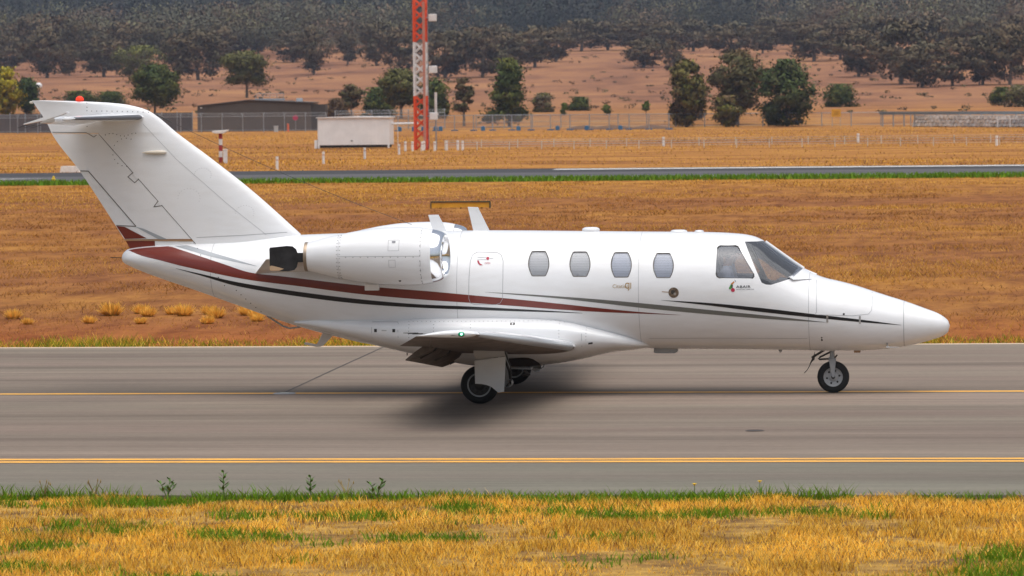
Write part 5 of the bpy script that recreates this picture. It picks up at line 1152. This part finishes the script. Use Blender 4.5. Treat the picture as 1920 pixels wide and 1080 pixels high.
# guidance sign lying low in the field
sg = empty('guidance_sign', (-13.8, 104, -.04)); tag(sg, 'low yellow guidance sign with a dark frame behind the two roof aerials', 'sign')
MB().box((0, 0, .14), (2.2, .16, .19)).build('face', simple('sign_amber', (.66, .33, .02), .6), sg)
MB().box((0, 0, .26), (2.26, .22, .05)).box((-1.12, 0, .13), (.04, .20, .235)).box((1.12, 0, .13), (.04, .20, .235)).build('frame', simple('sign_frame', (.06, .06, .03), .7), sg)
for x in (-.8, 0, .8): MB().box((x, .03, .02), (.06, .06, .06)).build('leg', MT['gap'], sg)
dk = MB().box((0, 0, .06), (4.2, 1.0, .16)).box((.6, -.1, .15), (2.0, .5, .06)).build('drain_grating', simple('dark_timber', (.05, .04, .02), .8)); dk.location = (-43.5, 194.4, -.04); tag(dk, 'long dark low drain grating at the far runway edge under the banded post', 'grating')

# brown shed
sh = empty('storage_shed', (-89.2, 494.0, 0)); sh.rotation_euler = (0, 0, .06); tag(sh, 'long low brown steel shed with a shallow gable behind the fence', 'shed')
MB().prism([(-8.1, -.2), (-8.1, 3.3), (-1.5, 3.95), (6.4, 3.55), (6.4, -.2)], 0, 9).build('wall', MT['brownsteel'], sh)
MB().add([(-8.3, -.25, 3.32), (-1.5, -.25, 4.0), (6.6, -.25, 3.6), (-8.3, 9.2, 3.32), (-1.5, 9.2, 4.0), (6.6, 9.2, 3.6), (-8.3, -.25, 3.40), (-1.5, -.25, 4.10), (6.6, -.25, 3.70), (-8.3, 9.2, 3.40), (-1.5, 9.2, 4.10), (6.6, 9.2, 3.70)], [(0, 1, 7, 6), (1, 2, 8, 7), (6, 7, 10, 9), (7, 8, 11, 10), (3, 9, 10, 4), (4, 10, 11, 5), (0, 6, 9, 3), (2, 5, 11, 8)]).build('roof', simple('shed_roof', (.10, .085, .075), .6), sh)
MB().box((7.3, 2.0, 1.65), (1.8, 3.6, 3.5)).build('annex', simple('dark_annex', (.045, .036, .03), .8), sh)
MB().box((7.0, .17, 1.1), (.75, .06, 2.2)).build('door', simple('shed_door', (.02, .017, .015), .7), sh)
for x in np.arange(-7.6, 6.2, .9): MB().box((x, -.012, 1.6), (.07, .03, 3.15)).build('cladding_rib', MT['brownsteel'], sh)
MB().box((-7.6, -.06, 3.1), (.22, .1, .16)).build('floodlight', MT['postwhite'], sh)
fr = empty('roof_frame', (-88.5, 497.0, 3.9)); tag(fr, 'grey steel frame with rails standing on the brown shed roof', 'frame')
MB().box((0, 0, .18), (3.8, .5, .22)).build('beam', simple('pale_blue_steel', (.30, .34, .38), .6), fr)
for x in np.linspace(-1.8, 1.8, 5): MB().tube([(x, 0, 0), (x, 0, .95)], .03, 5).build('rail_post', MT['galv'], fr)
MB().tube([(-1.8, 0, .92), (1.8, 0, .92)], .025, 5).tube([(-1.8, 0, .6), (1.8, 0, .6)], .02, 5).build('rail', MT['galv'], fr)
ac = MB().box((0, 0, .22), (.75, .6, .5)).box((0, 0, .5), (.6, .5, .06)).build('roof_unit', simple('roof_unit', (.42, .46, .50), .6), bevel=.02); ac.location = (-84.6, 496.5, 3.68); tag(ac, 'pale square cooling unit on the right slope of the brown shed roof', 'cooling unit')
# dark screen wall left of the shed
sw = empty('screen_wall', (-112, 497.5, 0)); sw.rotation_euler = (0, 0, -.03); tag(sw, 'dark brown panel screen wall left of the shed, behind the fin', 'wall')
MT['screen'] = simple('dark_screen', (.055, .042, .04), .8, 0, .15, .6)
for q in range(13): MB().box((-12.6 + 2.0*q + .99, 0, 1.28), (1.94, .06, 2.5)).build('panel', MT['screen'], sw)
for q in range(14): MB().box((-12.6 + 2.0*q, -.05, 1.34), (.08, .08, 2.7)).build('post', MT['galv'], sw)
# clutter by the fence
o = MB().lathe([(0, .16), (.05, .15), (.95, .13), (1.05, .05)], (0, 0, 0), (0, 0, 1), 10).build('traffic_bollard', simple('hi_vis_orange', (.70, .12, .03), .6), None, True); o.location = (-84.9, 489.2, -.02); tag(o, 'bright orange bollard in front of the brown shed', 'bollard')
o = empty('red_sign', (-83.9, 488.9, 0)); tag(o, 'small magenta red sign on the fence before the brown shed', 'sign'); MB().lathe([(-.02, .001), (-.02, .36), (.02, .36), (.02, .001)], (0, 0, 1.75), (0, 1, 0), 8).build('plate', simple('sign_red', (.45, .01, .07), .6), o); MB().tube([(0, .05, 0), (0, .05, 1.9)], .03, 6).build('post', MT['galv'], o)
o = MB().box((0, 0, .35), (.5, .4, .7)).box((0, -.02, .74), (.56, .46, .08)).build('meter_cabinet', simple('cabinet_grey', (.5, .52, .52), .6), bevel=.02); o.location = (-86.4, 489.0, -.02); tag(o, 'small pale cabinet beside the orange bollard at the shed', 'cabinet')

# ---- fences
MT['mesh'] = thin_glass('chain_link', (.80, .80, .81), .0, .6)
def chain_link_mat():
    m, nt, b = new_mat('chain_link_wire'); b.inputs['Base Color'].default_value = (.30, .31, .33, 1); b.inputs['Roughness'].default_value = .5
    t_ = N(nt, 'ShaderNodeBsdfTransparent'); mx = N(nt, 'ShaderNodeMixShader'); mx.inputs[0].default_value = .16     # wires cover about a sixth of the net
    nt.links.new(t_.outputs[0], mx.inputs[1]); nt.links.new(b.outputs[0], mx.inputs[2]); nt.links.new(mx.outputs[0], nt.nodes['Material Output'].inputs[0]); return m
MT['mesh'] = chain_link_mat()
def fence(name, label, A, B, n, hgt, barb, feet, toprail=True):
    A, B = Vector((*A, 0)), Vector((*B, 0)); L = (B - A).length; rz = math.atan2(B.y - A.y, B.x - A.x)
    o = empty(name, (A.x, A.y, T_(A.x, A.y) - .03), rz); tag(o, label, 'fence')
    pm = MB().tube([(0, 0, 0), (0, 0, hgt)], .06, 8).build('post', MT['galv'], o); am = None
    for q in range(n + 1):
        x = L * q / n; dz = T_(A.x + (B.x-A.x)*q/n, A.y + (B.y-A.y)*q/n) - T_(A.x, A.y)
        if q:
            c = pm.copy(); COL.objects.link(c); c.parent = o; c.location = (x, 0, dz)
        if barb:
            if am is None: am = MB().tube([(0, 0, hgt - .02), (.0, -.30, hgt + .38)], .035, 6).tube([(0, 0, hgt - .02), (.0, .30, hgt + .38)], .035, 6).build('barb_arm', MT['galv'], o); c = am
            else: c = am.copy(); COL.objects.link(c); c.parent = o
            c.location = (x, 0, dz); c.rotation_euler = (0, 0, .9 * (q % 2))
        if feet:
            if q == 0: ft = MB().box((0, 0, .06), (.85, .3, .14)).build('foot', MT['blue'], o)
            else: c = ft.copy(); COL.objects.link(c); c.parent = o; c.location = (x, 0, dz)
    for q in range(n):
        za, zb = (T_(A.x + (B.x-A.x)*p/n, A.y + (B.y-A.y)*p/n) - T_(A.x, A.y) for p in (q, q + 1)); xa, xb = L*q/n, L*(q+1)/n
        MB().add([(xa, 0, za + .05), (xb, 0, zb + .05), (xb, 0, zb + hgt - .05), (xa, 0, za + hgt - .05)], [(0, 1, 2, 3)]).build('wire_panel', MT['mesh'], o)
        mb = MB()
        if toprail: mb.tube([(xa, 0, za + hgt - .06), (xb, 0, zb + hgt - .06)], .035, 5)
        mb.tube([(xa, -.02, za + hgt * (.55 if feet else .12)), (xb, -.02, zb + hgt * (.55 if feet else .12))], .02, 5)
        if barb:
            for k_ in (.14, .28, .36): mb.tube([(xa, -.3*k_/.38, za + hgt + k_), (xb, -.3*k_/.38, zb + hgt + k_)], .012, 4)
        mb.build('rail', MT['galv'], o)['kind'] = 'stuff'
    return o
fence('security_fence', 'grey chain-link fence with barbed wire arms before the brown shed', (-126.0, 494.0), (-79.5, 486.0), 17, 2.05, True, False)
fence('security_fence', 'barbed chain-link fence running behind the white hut to the mast', (-79.4, 492.5), (-66.0, 497.0), 6, 2.15, True, False)
fence('temporary_fence', 'temporary mesh fence on blue feet right of the lattice mast', (-72.5, 484.0), (-35.0, 467.0), 15, 1.95, False, True)
fence('boundary_fence', 'thin wire boundary fence beyond the temporary fence and trees', (-62.0, 497.0), (-3.0, 486.0), 16, 1.75, False, False)
for q, (X, Y) in enumerate(((-69.5, 480.5), (-67.8, 481.2), (-66.5, 480.4), (-65.2, 482.0), (-64.3, 480.0), (-58.6, 476.5), (-54.0, 474.5), (-49.0, 472.5), (-45.2, 470.0), (-41.0, 468.6))):
    o = MB().box((0, 0, .24), (.5, .4, .5)).box((0, 0, .52), (.3, .25, .1)).build('water_weight', MT['blue'], None, bevel=.03); o.location = (X, Y, -.03)
    tag(o, 'blue plastic water weight standing at the temporary fence, %s from the left' % ORD[q], 'weight', 'blue weights along the temporary fence')
# low white-post wire fences
def wire_fence(label, A, B, n):
    A, B = Vector((*A, 0)), Vector((*B, 0)); L = (B - A).length
    o = empty('wire_fence', (A.x, A.y, -.04), math.atan2(B.y - A.y, B.x - A.x)); tag(o, label, 'fence')
    pm = MB().box((0, 0, .34), (.055, .055, .68)).build('post', simple('fence_post_white', (.55, .52, .46), .8), o)
    for q in range(1, n + 1):
        c = pm.copy(); COL.objects.link(c); c.parent = o; c.location = (L*q/n, 0, 0)
    for z in (.25, .45, .63): MB().tube([(0, 0, z), (L, 0, z)], .010, 4).build('wire', MT['galv'], o)
wire_fence('nearer low wire fence on thin white posts beyond the runway', (-38.1, 284.5), (10.5, 284.8), 19)
wire_fence('farther low wire fence on thin white posts, behind the nearer one', (-40.0, 299.2), (10.5, 303.0), 17)

# stone wall with guard rail at the right edge
sw = empty('stone_wall', (-5.9, 474.0, 0), -1.05); tag(sw, 'pale rough stone retaining wall at the right edge', 'wall')
rs = random.Random(4); MT['stone'] = [simple('stone_%s' % n_, c, .9, 0, .25, 2.5, .2, 0, .5) for n_, c in (('pale', (.64, .60, .56)), ('grey', (.50, .48, .46)), ('warm', (.56, .50, .44)))]
def stone(w, h, seed):
    R = random.Random(seed); P = [(-w/2, -h/2), (-w*.15, -h*.52), (w/2, -h*.45), (w*.52, h*.1), (w*.42, h/2), (-w*.1, h*.53), (-w*.48, h*.42)]
    P = [(a + R.uniform(-.04, .04), b + R.uniform(-.04, .04)) for a, b in P]; n = len(P)
    V = [(a, -.02, b) for a, b in P] + [(a*.82, -.16 - R.random()*.08, b*.8) for a, b in P]
    me = bpy.data.meshes.new('stone'); me.from_pydata(V, [], [tuple(range(n, 2*n))[::-1]] + [(i_, (i_+1) % n, (i_+1) % n + n, i_ + n) for i_ in range(n)]); return me
sm = []
for q in range(6):
    for mt in MT['stone']: me = stone(.86, .42, q); me.materials.append(mt); sm.append(me)
Lw = 32.0
MB().box((Lw/2, .4, .62), (Lw, .8, 1.30)).build('core', simple('mortar', (.22, .20, .18), .95), sw)
MB().prism([(.0, -.05), (-.7, -.05), (-.35, .5), (0, 1.27)], .0, .8).build('end_ramp', MT['stone'][1], sw)
for row in range(3):
    x = .1 + .35 * (row % 2)
    while x < Lw:
        c = bpy.data.objects.new('stone', rs.choice(sm)); COL.objects.link(c); c.parent = sw; c.location = (x + .4, 0, .22 + row * .42); c.rotation_euler = (0, rs.uniform(-.1, .1), 0); x += .90
MB().box((Lw/2, .35, 1.31), (Lw + .1, 1.0, .10)).build('coping', MT['stone'][0], sw)
gr = empty('guard_rail', (-9.2, 478.5, 0), -1.0); tag(gr, 'blue grey steel guard rail along the top of the stone wall', 'guard rail')
MB().box((16, 0, 1.62), (36, .10, .36)).box((16, -.05, 1.66), (36, .06, .10)).build('beam', simple('rail_steel', (.20, .24, .27), .5, .3), gr)
for q in range(15): MB().box((-1.5 + 2.5*q, .12, .85), (.12, .12, 1.75)).build('post', MT['galv'], gr)
# white rail in front of the wall
wr = empty('white_rail', (4.2, 452.0, 0), -.2); tag(wr, 'white post and rail barrier before the stone wall', 'barrier')
for q in range(4): MB().box((1.45*q, 0, .5), (.10, .10, 1.0)).build('post', MT['postwhite'], wr)
MB().box((2.3, 0, .92), (4.8, .06, .08)).build('rail', MT['postwhite'], wr)
ys = empty('warning_sign', (-15.9, 487.8, T_(-15.9, 487.8))); tag(ys, 'square yellow warning sign on the fence beside the dark round tree', 'sign')
MB().box((0, 0, 1.62), (1.15, .06, .92)).build('plate', simple('warning_yellow', (.62, .30, .01), .6), ys)
for z, w_ in ((1.78, .75), (1.62, .6), (1.46, .7)): MB().box((0, -.035, z), (w_, .012, .05)).build('print_line', simple('sign_print', (.30, .13, .01), .7), ys)
for x in (-.5, .5): MB().box((x, .06, .8), (.06, .06, 1.7)).build('post', MT['galv'], ys)
# white globe on a pole at the far left
gl = empty('radar_globe', (-143.6, 608, T_(-143.6, 608))); tag(gl, 'white globe on a pole above the trees at the far left', 'globe')
MB().tube([(0, 0, 0), (0, 0, 3.3)], .07, 8).build('pole', MT['galv'], gl)
MB().lathe([(-.52 * math.cos(a), max(.52 * math.sin(a), .001)) for a in np.linspace(0, math.pi, 13)], (0, 0, 3.75), (.2, 0, 1), 20).build('globe', MT['mast_white'], gl, True)
# spoil heaps behind the temporary fence
for X, Y, w_ in ((-47.0, 484, 2.2), (-43.2, 482, 3.0), (-38.2, 480, 2.6)):
    rows = []
    for u in np.linspace(0, 1, 5): rows.append([(w_*(1-u*u)*math.cos(a)*(1 + .15*math.sin(3*a)), .9*(1-u*u)*math.sin(a), .45*u*(1 + .2*math.sin(5*a))) for a in np.linspace(0, 6.283, 17)[:-1]])
    o = MB().loft(rows).build('spoil_heap', simple('brown_spoil', (.13, .07, .04), .95), None, True); o.location = (X, Y, -.05); tag(o, 'low brown spoil heap behind the temporary fence, ' + {2.2: 'leftmost', 3.0: 'the middle one', 2.6: 'rightmost'}[w_], 'heap', 'spoil heaps')

# ------------------------------------------------------------------ trees
MT['leaf'] = tinted('leaves', .7, .0); MT['bark'] = simple('pale_bark', (.20, .16, .125), .9, 0, .35, 3); MT['bark_dark'] = simple('dark_bark', (.07, .055, .045), .9, 0, .35, 3)
MT['dead'] = simple('dead_wood', (.24, .21, .21), .9, 0, .2, 3)
def cards(C, sz, col, r, out, flat=.0, jit=.14):
    """Leaf sprays: small four-cornered faces at the points C, shaded with the crown's own outward normals."""
    n = len(C); u = r.normal(size=(n, 3)); u[:, 2] *= 1 - flat; u /= np.linalg.norm(u, axis=1, keepdims=True)
    v = np.cross(u, r.normal(size=(n, 3))); v /= np.linalg.norm(v, axis=1, keepdims=True)
    g = np.cross(v, u); v = np.where((g * out).sum(1, keepdims=True) < 0, -v, v); g = np.cross(v, u)
    s = (sz * (.6 + .8 * r.random(n)))[:, None]
    V = np.stack([C - u*s, C - v*s*.55, C + u*s, C + v*s*.55], 1).reshape(-1, 3)
    nn = out * .8 + g * -.0 + r.normal(size=(n, 3)) * jit; nn /= np.linalg.norm(nn, axis=1, keepdims=True)
    fn = np.cross(V[1::4] - V[0::4], V[2::4] - V[1::4]); bad = (fn * out).sum(1) < 0
    F = np.arange(4*n).reshape(-1, 4); F[bad] = F[bad][:, ::-1]
    return V, F, np.repeat(col, 4, 0), np.repeat(nn, 4, 0)
PAL = {'gum': (.125, .118, .048), 'dk': (.060, .088, .024), 'yel': (.50, .38, .008), 'br': (.155, .095, .048), 'gr': (.18, .14, .095), 'ol': (.15, .145, .028), 'hg': (.118, .102, .060), 'lg': (.17, .175, .035), 'sap': (.085, .14, .02)}
SHAPES = {  # clumps, lowest foliage, clump radius, trunk radius, palette, second palette
    'yel': ('round', 54, .05, .24, 'yel', 'lg'), 'dkg': ('round', 46, .05, .25, 'dk', 'dk'), 'dkr': ('round', 80, .22, .17, 'dk', 'ol'), 'dkr2': ('round', 120, .04, .16, 'dk', 'gum'),
    'bush': ('dome', 54, .0, .22, 'dk', 'ol'), 'bushg': ('dome', 56, .0, .22, 'dk', 'ol'), 'bushb': ('dome', 44, .0, .22, 'br', 'br'), 'bushgr': ('dome', 44, .0, .22, 'gr', 'ol'),
    'gum': ('umbrella', 62, .30, .17, 'gum', 'ol'), 'gum2': ('umbrella', 110, .26, .17, 'gum', 'br'), 'slim': ('umbrella', 30, .30, .17, 'gum', 'br'), 'con': ('cone', 84, .10, .19, 'dk', 'ol'), 'con2': ('round', 100, .04, .17, 'ol', 'br'),
    'flat': ('umbrella', 50, .10, .2, 'ol', 'br'), 'sap': ('cone', 9, .15, .3, 'sap', 'lg'), 'hg': ('umbrella', 62, .10, .17, 'hg', 'br'), 'hgl': ('umbrella', 60, .2, .18, 'lg', 'hg')}
def make_tree(kind, H, W, seed, leaves, size, name, root=None):
    """A thing: trunk with limbs, crown of leaf sprays gathered in uneven clumps."""
    shp, nc, low, cr_, p1, p2 = SHAPES[kind]; r = np.random.default_rng(seed); R = W / 2
    cl = []
    while len(cl) < nc:
        z = low + (1 - low) * r.random(); q = (z - low) / (1 - low)
        if shp == 'round': rad = R * math.sqrt(max(0, 1 - (2*q - .95)**2 * .93)) * .95
        elif shp == 'dome': rad = R * math.sqrt(max(.02, 1 - q*q))
        elif shp == 'cone': rad = R * (1 - q)**.75 * (.75 + .25 * math.sin(q * 15 + seed)) + .08 * R
        else: rad = R * (math.sqrt(max(0, 1 - ((q - .45) / .56)**2)) if q > .45 else .62 + .38 * (q / .45)) * (.8 + .2 * math.sin(9*q + seed))
        a = r.random() * 6.283; k_ = math.sqrt(r.random() * .75 + .25) if shp == 'umbrella' else math.sqrt(r.random() * .9 + .1)
        cl.append((rad * k_ * math.cos(a) * .85, rad * k_ * math.sin(a) * .85, H * (low + (1 - low) * q * (1 - .45 * cr_)) + .02 * H))
    cl = np.array(cl); wts = .3 + 1.2 * r.random(nc); cid = r.choice(nc, leaves, p=wts / wts.sum())
    d = r.normal(size=(leaves, 3)); d /= np.linalg.norm(d, axis=1, keepdims=True); d *= (r.random(leaves)**.42)[:, None]
    crad = cr_ * W * .72 * (.55 + .8 * r.random(nc)); stray = r.random(leaves) < .18; d[stray] *= 1.9
    Cc = cl[cid] + d * crad[cid][:, None] * np.array([1.1, 1.1, .62 if shp in ('umbrella', 'cone') else .8])
    Cc[:, 2] = np.clip(Cc[:, 2], .03 * H, H)
    pa, pb = np.array(PAL[p1]), np.array(PAL[p2]); mixv = np.clip(r.normal(.35, .3, nc), 0, 1)[cid][:, None]
    col = (pa * (1 - mixv) + pb * mixv) * (.82 + .36 * r.random(nc))[cid][:, None] * (.86 + .28 * r.random((leaves, 1)))
    mid_ = np.array([0, 0, H * (low + (1 - low) * .45)]); oc = (cl[cid] - mid_) / np.array([R, R, H * .45]); on = d / np.maximum(np.linalg.norm(d, axis=1, keepdims=True), 1e-3)
    out = on * .75 + oc * .55; out /= np.maximum(np.linalg.norm(out, axis=1, keepdims=True), 1e-3)
    V, F, cc, nn = cards(Cc, np.full(leaves, size), col, r, out, .25)
    o = root or empty(name)
    mesh_np('crown', V, F, MT['leaf'], o, col=cc, nrm=nn)
    mb = MB(); tr = max(.05, .022 * H) * (1.2 if shp == 'umbrella' else .9); top = H * (.62 if shp != 'cone' else .9)
    bend = r.normal(size=2) * .03 * H
    mb.tube([(0, 0, -.15), (bend[0]*.4, bend[1]*.4, top*.35), (bend[0], bend[1], top*.7), (bend[0]*1.3, bend[1]*1.3, top)], [tr * 1.25, tr, tr*.7, tr*.3], 7)
    for q in r.choice(nc, min(nc, 11), replace=False):
        c = cl[q]; zb = max(top * .25, min(top * .8, c[2] * (.35 + .3 * r.random()))); f = zb / top
        st = np.array([bend[0]*f, bend[1]*f, zb]); md = (st + c) / 2 + np.array([0, 0, -.03*H]); mb.tube([st, md, c], [tr*.45, tr*.3, tr*.1], 5)
    mb.build('trunk', MT['bark'] if shp == 'umbrella' else MT['bark_dark'], o, True)
    return o
def dead_tree(H, W, seed, name='dead_tree'):
    r = random.Random(seed); o = empty(name); mb = MB()
    def grow(p, d, L, rad, lev):
        q = p + d * L; mb.tube([p, p + d*L*.5 + Vector((r.uniform(-.05, .05)*L,)*3), q], [rad, rad*.8, rad*.55], 5)
        if lev:
            for _ in range(3):
                nd = (d + Vector((r.uniform(-.8, .8), r.uniform(-.8, .8), r.uniform(-.1, .6)))).normalized(); grow(p + d*L*r.uniform(.5, 1), nd, L*r.uniform(.5, .75), rad*.55, lev - 1)
    grow(Vector((0, 0, -.1)), Vector((0, 0, 1)), H*.36, .03*H, 4); mb.build('trunk', MT['dead'], o); return o
LAB = {0: 'bright yellow-green round tree at the left edge above the screen wall', 1: 'dark green tree right of the yellow tree at the left edge', 2: 'dark green round-crowned tree standing behind the fin tip', 3: 'low olive bush seen above the red beacon', 4: 'low olive bush right of the beacon, before the dark round tree',
       5: 'wide dome-shaped gum tree above the brown shed', 6: 'slender two-headed young tree between shed and mast', 7: 'pale-trunked gum tree just left of the lattice mast', 8: 'dense green bush below the pale-trunked gum', 9: 'dark green tree just right of the lattice mast', 10: 'brown leafless-looking bush at the right end of the shed',
       11: 'thin young gum tree left of the tall dark irregular tree', 12: 'tall dark irregular tree right of the mast', 13: 'greyish bush at the right foot of the tall dark irregular tree', 14: 'small round green bush alone on the slope mid picture', 15: 'light green sapling left of the small round bush', 16: 'light green sapling right of the small round bush', 17: 'tallest light green sapling left of the three big trees',
       18: 'leftmost olive-brown tree of the three big trees', 19: 'tall broad middle tree of the three big trees', 20: 'small flat-topped yellow-green tree in front of the three big trees', 21: 'very dark dense right-hand tree of the three big trees', 22: 'wide dark bush above the yellow warning sign', 23: 'dark bush near the right edge above the guard rail', 24: 'grey-brown bush at the right edge above the guard rail'}
CATS = {'bush': 'bush', 'bushg': 'bush', 'bushb': 'bush', 'bushgr': 'bush', 'sap': 'sapling'}
protos = []
for q in range(7):
    o = make_tree('hg', 10.0, 11.0, 100 + q, 4200, .29, 'gum_tree'); protos.append(o)
used = [False] * len(protos)
def place_gum(X, Y, H, W, q, label, group):
    p = protos[q % len(protos)]
    if not used[q % len(protos)]: used[q % len(protos)] = True; o = p
    else:
        o = p.copy(); COL.objects.link(o)
        for ch in [c for c in p.children]:
            c = ch.copy(); COL.objects.link(c); c.parent = o
    o.location = (X, Y, T_(X, Y) - .05); o.scale = (W / 11.0, W / 11.0, H / 10.0); o.rotation_euler = (0, 0, q * 1.7)
    tag(o, label, 'tree', group)
def sx(X, Y): return (X - 7.43 + .1164 * (Y + 62)) / (Y + 62)          # left-to-right order as seen
def gum_group(X): return 'c' if X > -50 else ('a' if X < -150 else 'b')
gum_order = {k_: sorted([i_ for i_, t_ in enumerate(TREES) if t_[0] == 'hg' and gum_group(t_[1]) == k_], key=lambda i_: sx(TREES[i_][1], TREES[i_][2])) for k_ in 'abc'}
nh = 0
for i_, (kind, X, Y, Z, H, W) in enumerate(TREES):
    if kind == 'dead':
        o = dead_tree(H, W, i_); o.location = (X, Y, T_(X, Y)); tag(o, {0: 'bare grey dead tree among the gums at the far right'}.get(0) if X > -50 else ('bare grey dead tree on the wooded slope ' + ('left of the mast top' if X < -220 else 'right of the mast top')), 'tree')
    elif kind == 'hg':
        k_ = gum_group(X); od = ORD[gum_order[k_].index(i_)]
        lab = {'a': 'grey-green gum at the woodland edge behind fin and shed, %s from the left' % od, 'b': 'grey-green gum at the woodland edge behind mast and middle trees, %s from the left' % od, 'c': 'grey-green gum in the grove above the stone wall, %s from the left' % od}
        place_gum(X, Y, H * 1.08, W * 1.28, nh, lab[k_], {'a': 'gums at the left woodland edge', 'b': 'gums at the middle woodland edge', 'c': 'gums in the right grove'}[k_]); nh += 1
    elif kind == 'hgl':
        o = make_tree(kind, H, W, i_, 5000, .26, 'gum_tree'); o.location = (X, Y, T_(X, Y) - .05); tag(o, 'lighter green broad tree above the dark round tree behind the fin', 'tree')
    else:
        n_ = int(min(13000, 2000 + 170 * H * W)); o = make_tree(kind, H, W * .97, i_ + 40, n_, .20 if H > 4 else .15, {'bush': 'bush', 'bushg': 'bush', 'bushb': 'bush', 'bushgr': 'bush', 'sap': 'sapling'}.get(kind, 'tree'))
        o.location = (X, Y, T_(X, Y) - .05); tag(o, LAB[i_], CATS.get(kind, 'tree'))

# ---- woods on the slope: nobody could count these
def wood(name, label, n, xr, yr, hr, wr, cards_per, size, pals, seed, shp, keepfn=None):
    r = np.random.default_rng(seed); yy_ = r.uniform(*yr, n); cx_ = 7.4 - .1164 * (yy_ + 62); xx_ = cx_ + r.uniform(-1, 1, n) * (xr + .116 * (yy_ + 62))
    if keepfn is not None: k_ = keepfn(xx_, yy_, r); xx_, yy_ = xx_[k_], yy_[k_]
    n = len(xx_); H = r.uniform(*hr, n); W = r.uniform(*wr, n); zz = terrain(xx_, yy_)
    pc = np.array(pals)[r.integers(0, len(pals), n)] * (.55 + .9 * r.random((n, 1)))
    d = r.normal(size=(n, cards_per, 3)); d /= np.linalg.norm(d, axis=2, keepdims=True); d *= (r.random((n, cards_per, 1))**.35)
    if shp == 'dome':
        C_ = d * np.array([.5, .5, .36]); C_[..., 2] += .62
    else:
        q = r.random((n, cards_per))**1.3; a = r.random((n, cards_per)) * 6.283; rad = (1 - q) * .5 * (.6 + .4 * r.random((n, cards_per)))
        C_ = np.stack([rad * np.cos(a), rad * np.sin(a), .08 + .92 * q], -1)
    P_ = C_ * np.stack([W, W, H], -1)[:, None, :] + np.stack([xx_, yy_, zz], -1)[:, None, :]
    col = np.repeat(pc, cards_per, 0) * (.92 + .16 * r.random((n * cards_per, 1)))
    out = (C_ - np.array([0, 0, .58 if shp == 'dome' else .3])).reshape(-1, 3) * np.array([1, 1, 1.3 if shp == 'dome' else .6]); out /= np.maximum(np.linalg.norm(out, axis=1, keepdims=True), 1e-3)
    V, F, cc, nn = cards(P_.reshape(-1, 3), np.full(n * cards_per, size), col, r, out, .2, .06)
    return tag(mesh_np(name, V, F, MT['leaf'], col=cc, nrm=nn), label, 'woodland', kind='stuff')
def gaps(x, y, r): return fbm(x * .012, y * .010, 9) > .40
wood('gum_woodland', 'grey-green gum woodland covering the foot of the hill', 1050, 60, (1190, 1520), (8, 16), (11, 22), 330, .42, [(.110, .096, .058), (.145, .096, .058), (.085, .084, .054), (.118, .108, .052)], 5, 'dome', gaps)
wood('pine_forest', 'dark forest rising up the hillside at the top', 2300, 80, (1480, 2230), (10, 18), (7, 12), 150, .55, [(.040, .047, .032), (.046, .047, .036), (.034, .042, .030), (.054, .048, .034)], 6, 'cone')

def pasture(x, y, r): return fbm(x * .03, y * .02, 12) > .46
wood('pasture_scrub', 'low brown scrub and thistles dotted over the sloping pasture', 900, 20, (540, 1190), (.3, 1.0), (.6, 2.2), 26, .16, [(.14, .085, .05), (.10, .075, .045), (.12, .11, .05)], 8, 'dome', pasture)

# ------------------------------------------------------------------ the hazy air
hz = MB().box((-400, 3000, 165), (7600, 6500, 360)).build('haze', None); tag(hz, kind='stuff')
hm = bpy.data.materials.new('haze_air'); hm.use_nodes = True; nt = hm.node_tree; nt.nodes.clear()
vo = nt.nodes.new('ShaderNodeVolumePrincipled'); vo.inputs['Density'].default_value = .00009; vo.inputs['Color'].default_value = (.66, .76, .98, 1); vo.inputs['Anisotropy'].default_value = .2
mo = nt.nodes.new('ShaderNodeOutputMaterial'); nt.links.new(vo.outputs[0], mo.inputs['Volume']); hz.data.materials.append(hm)
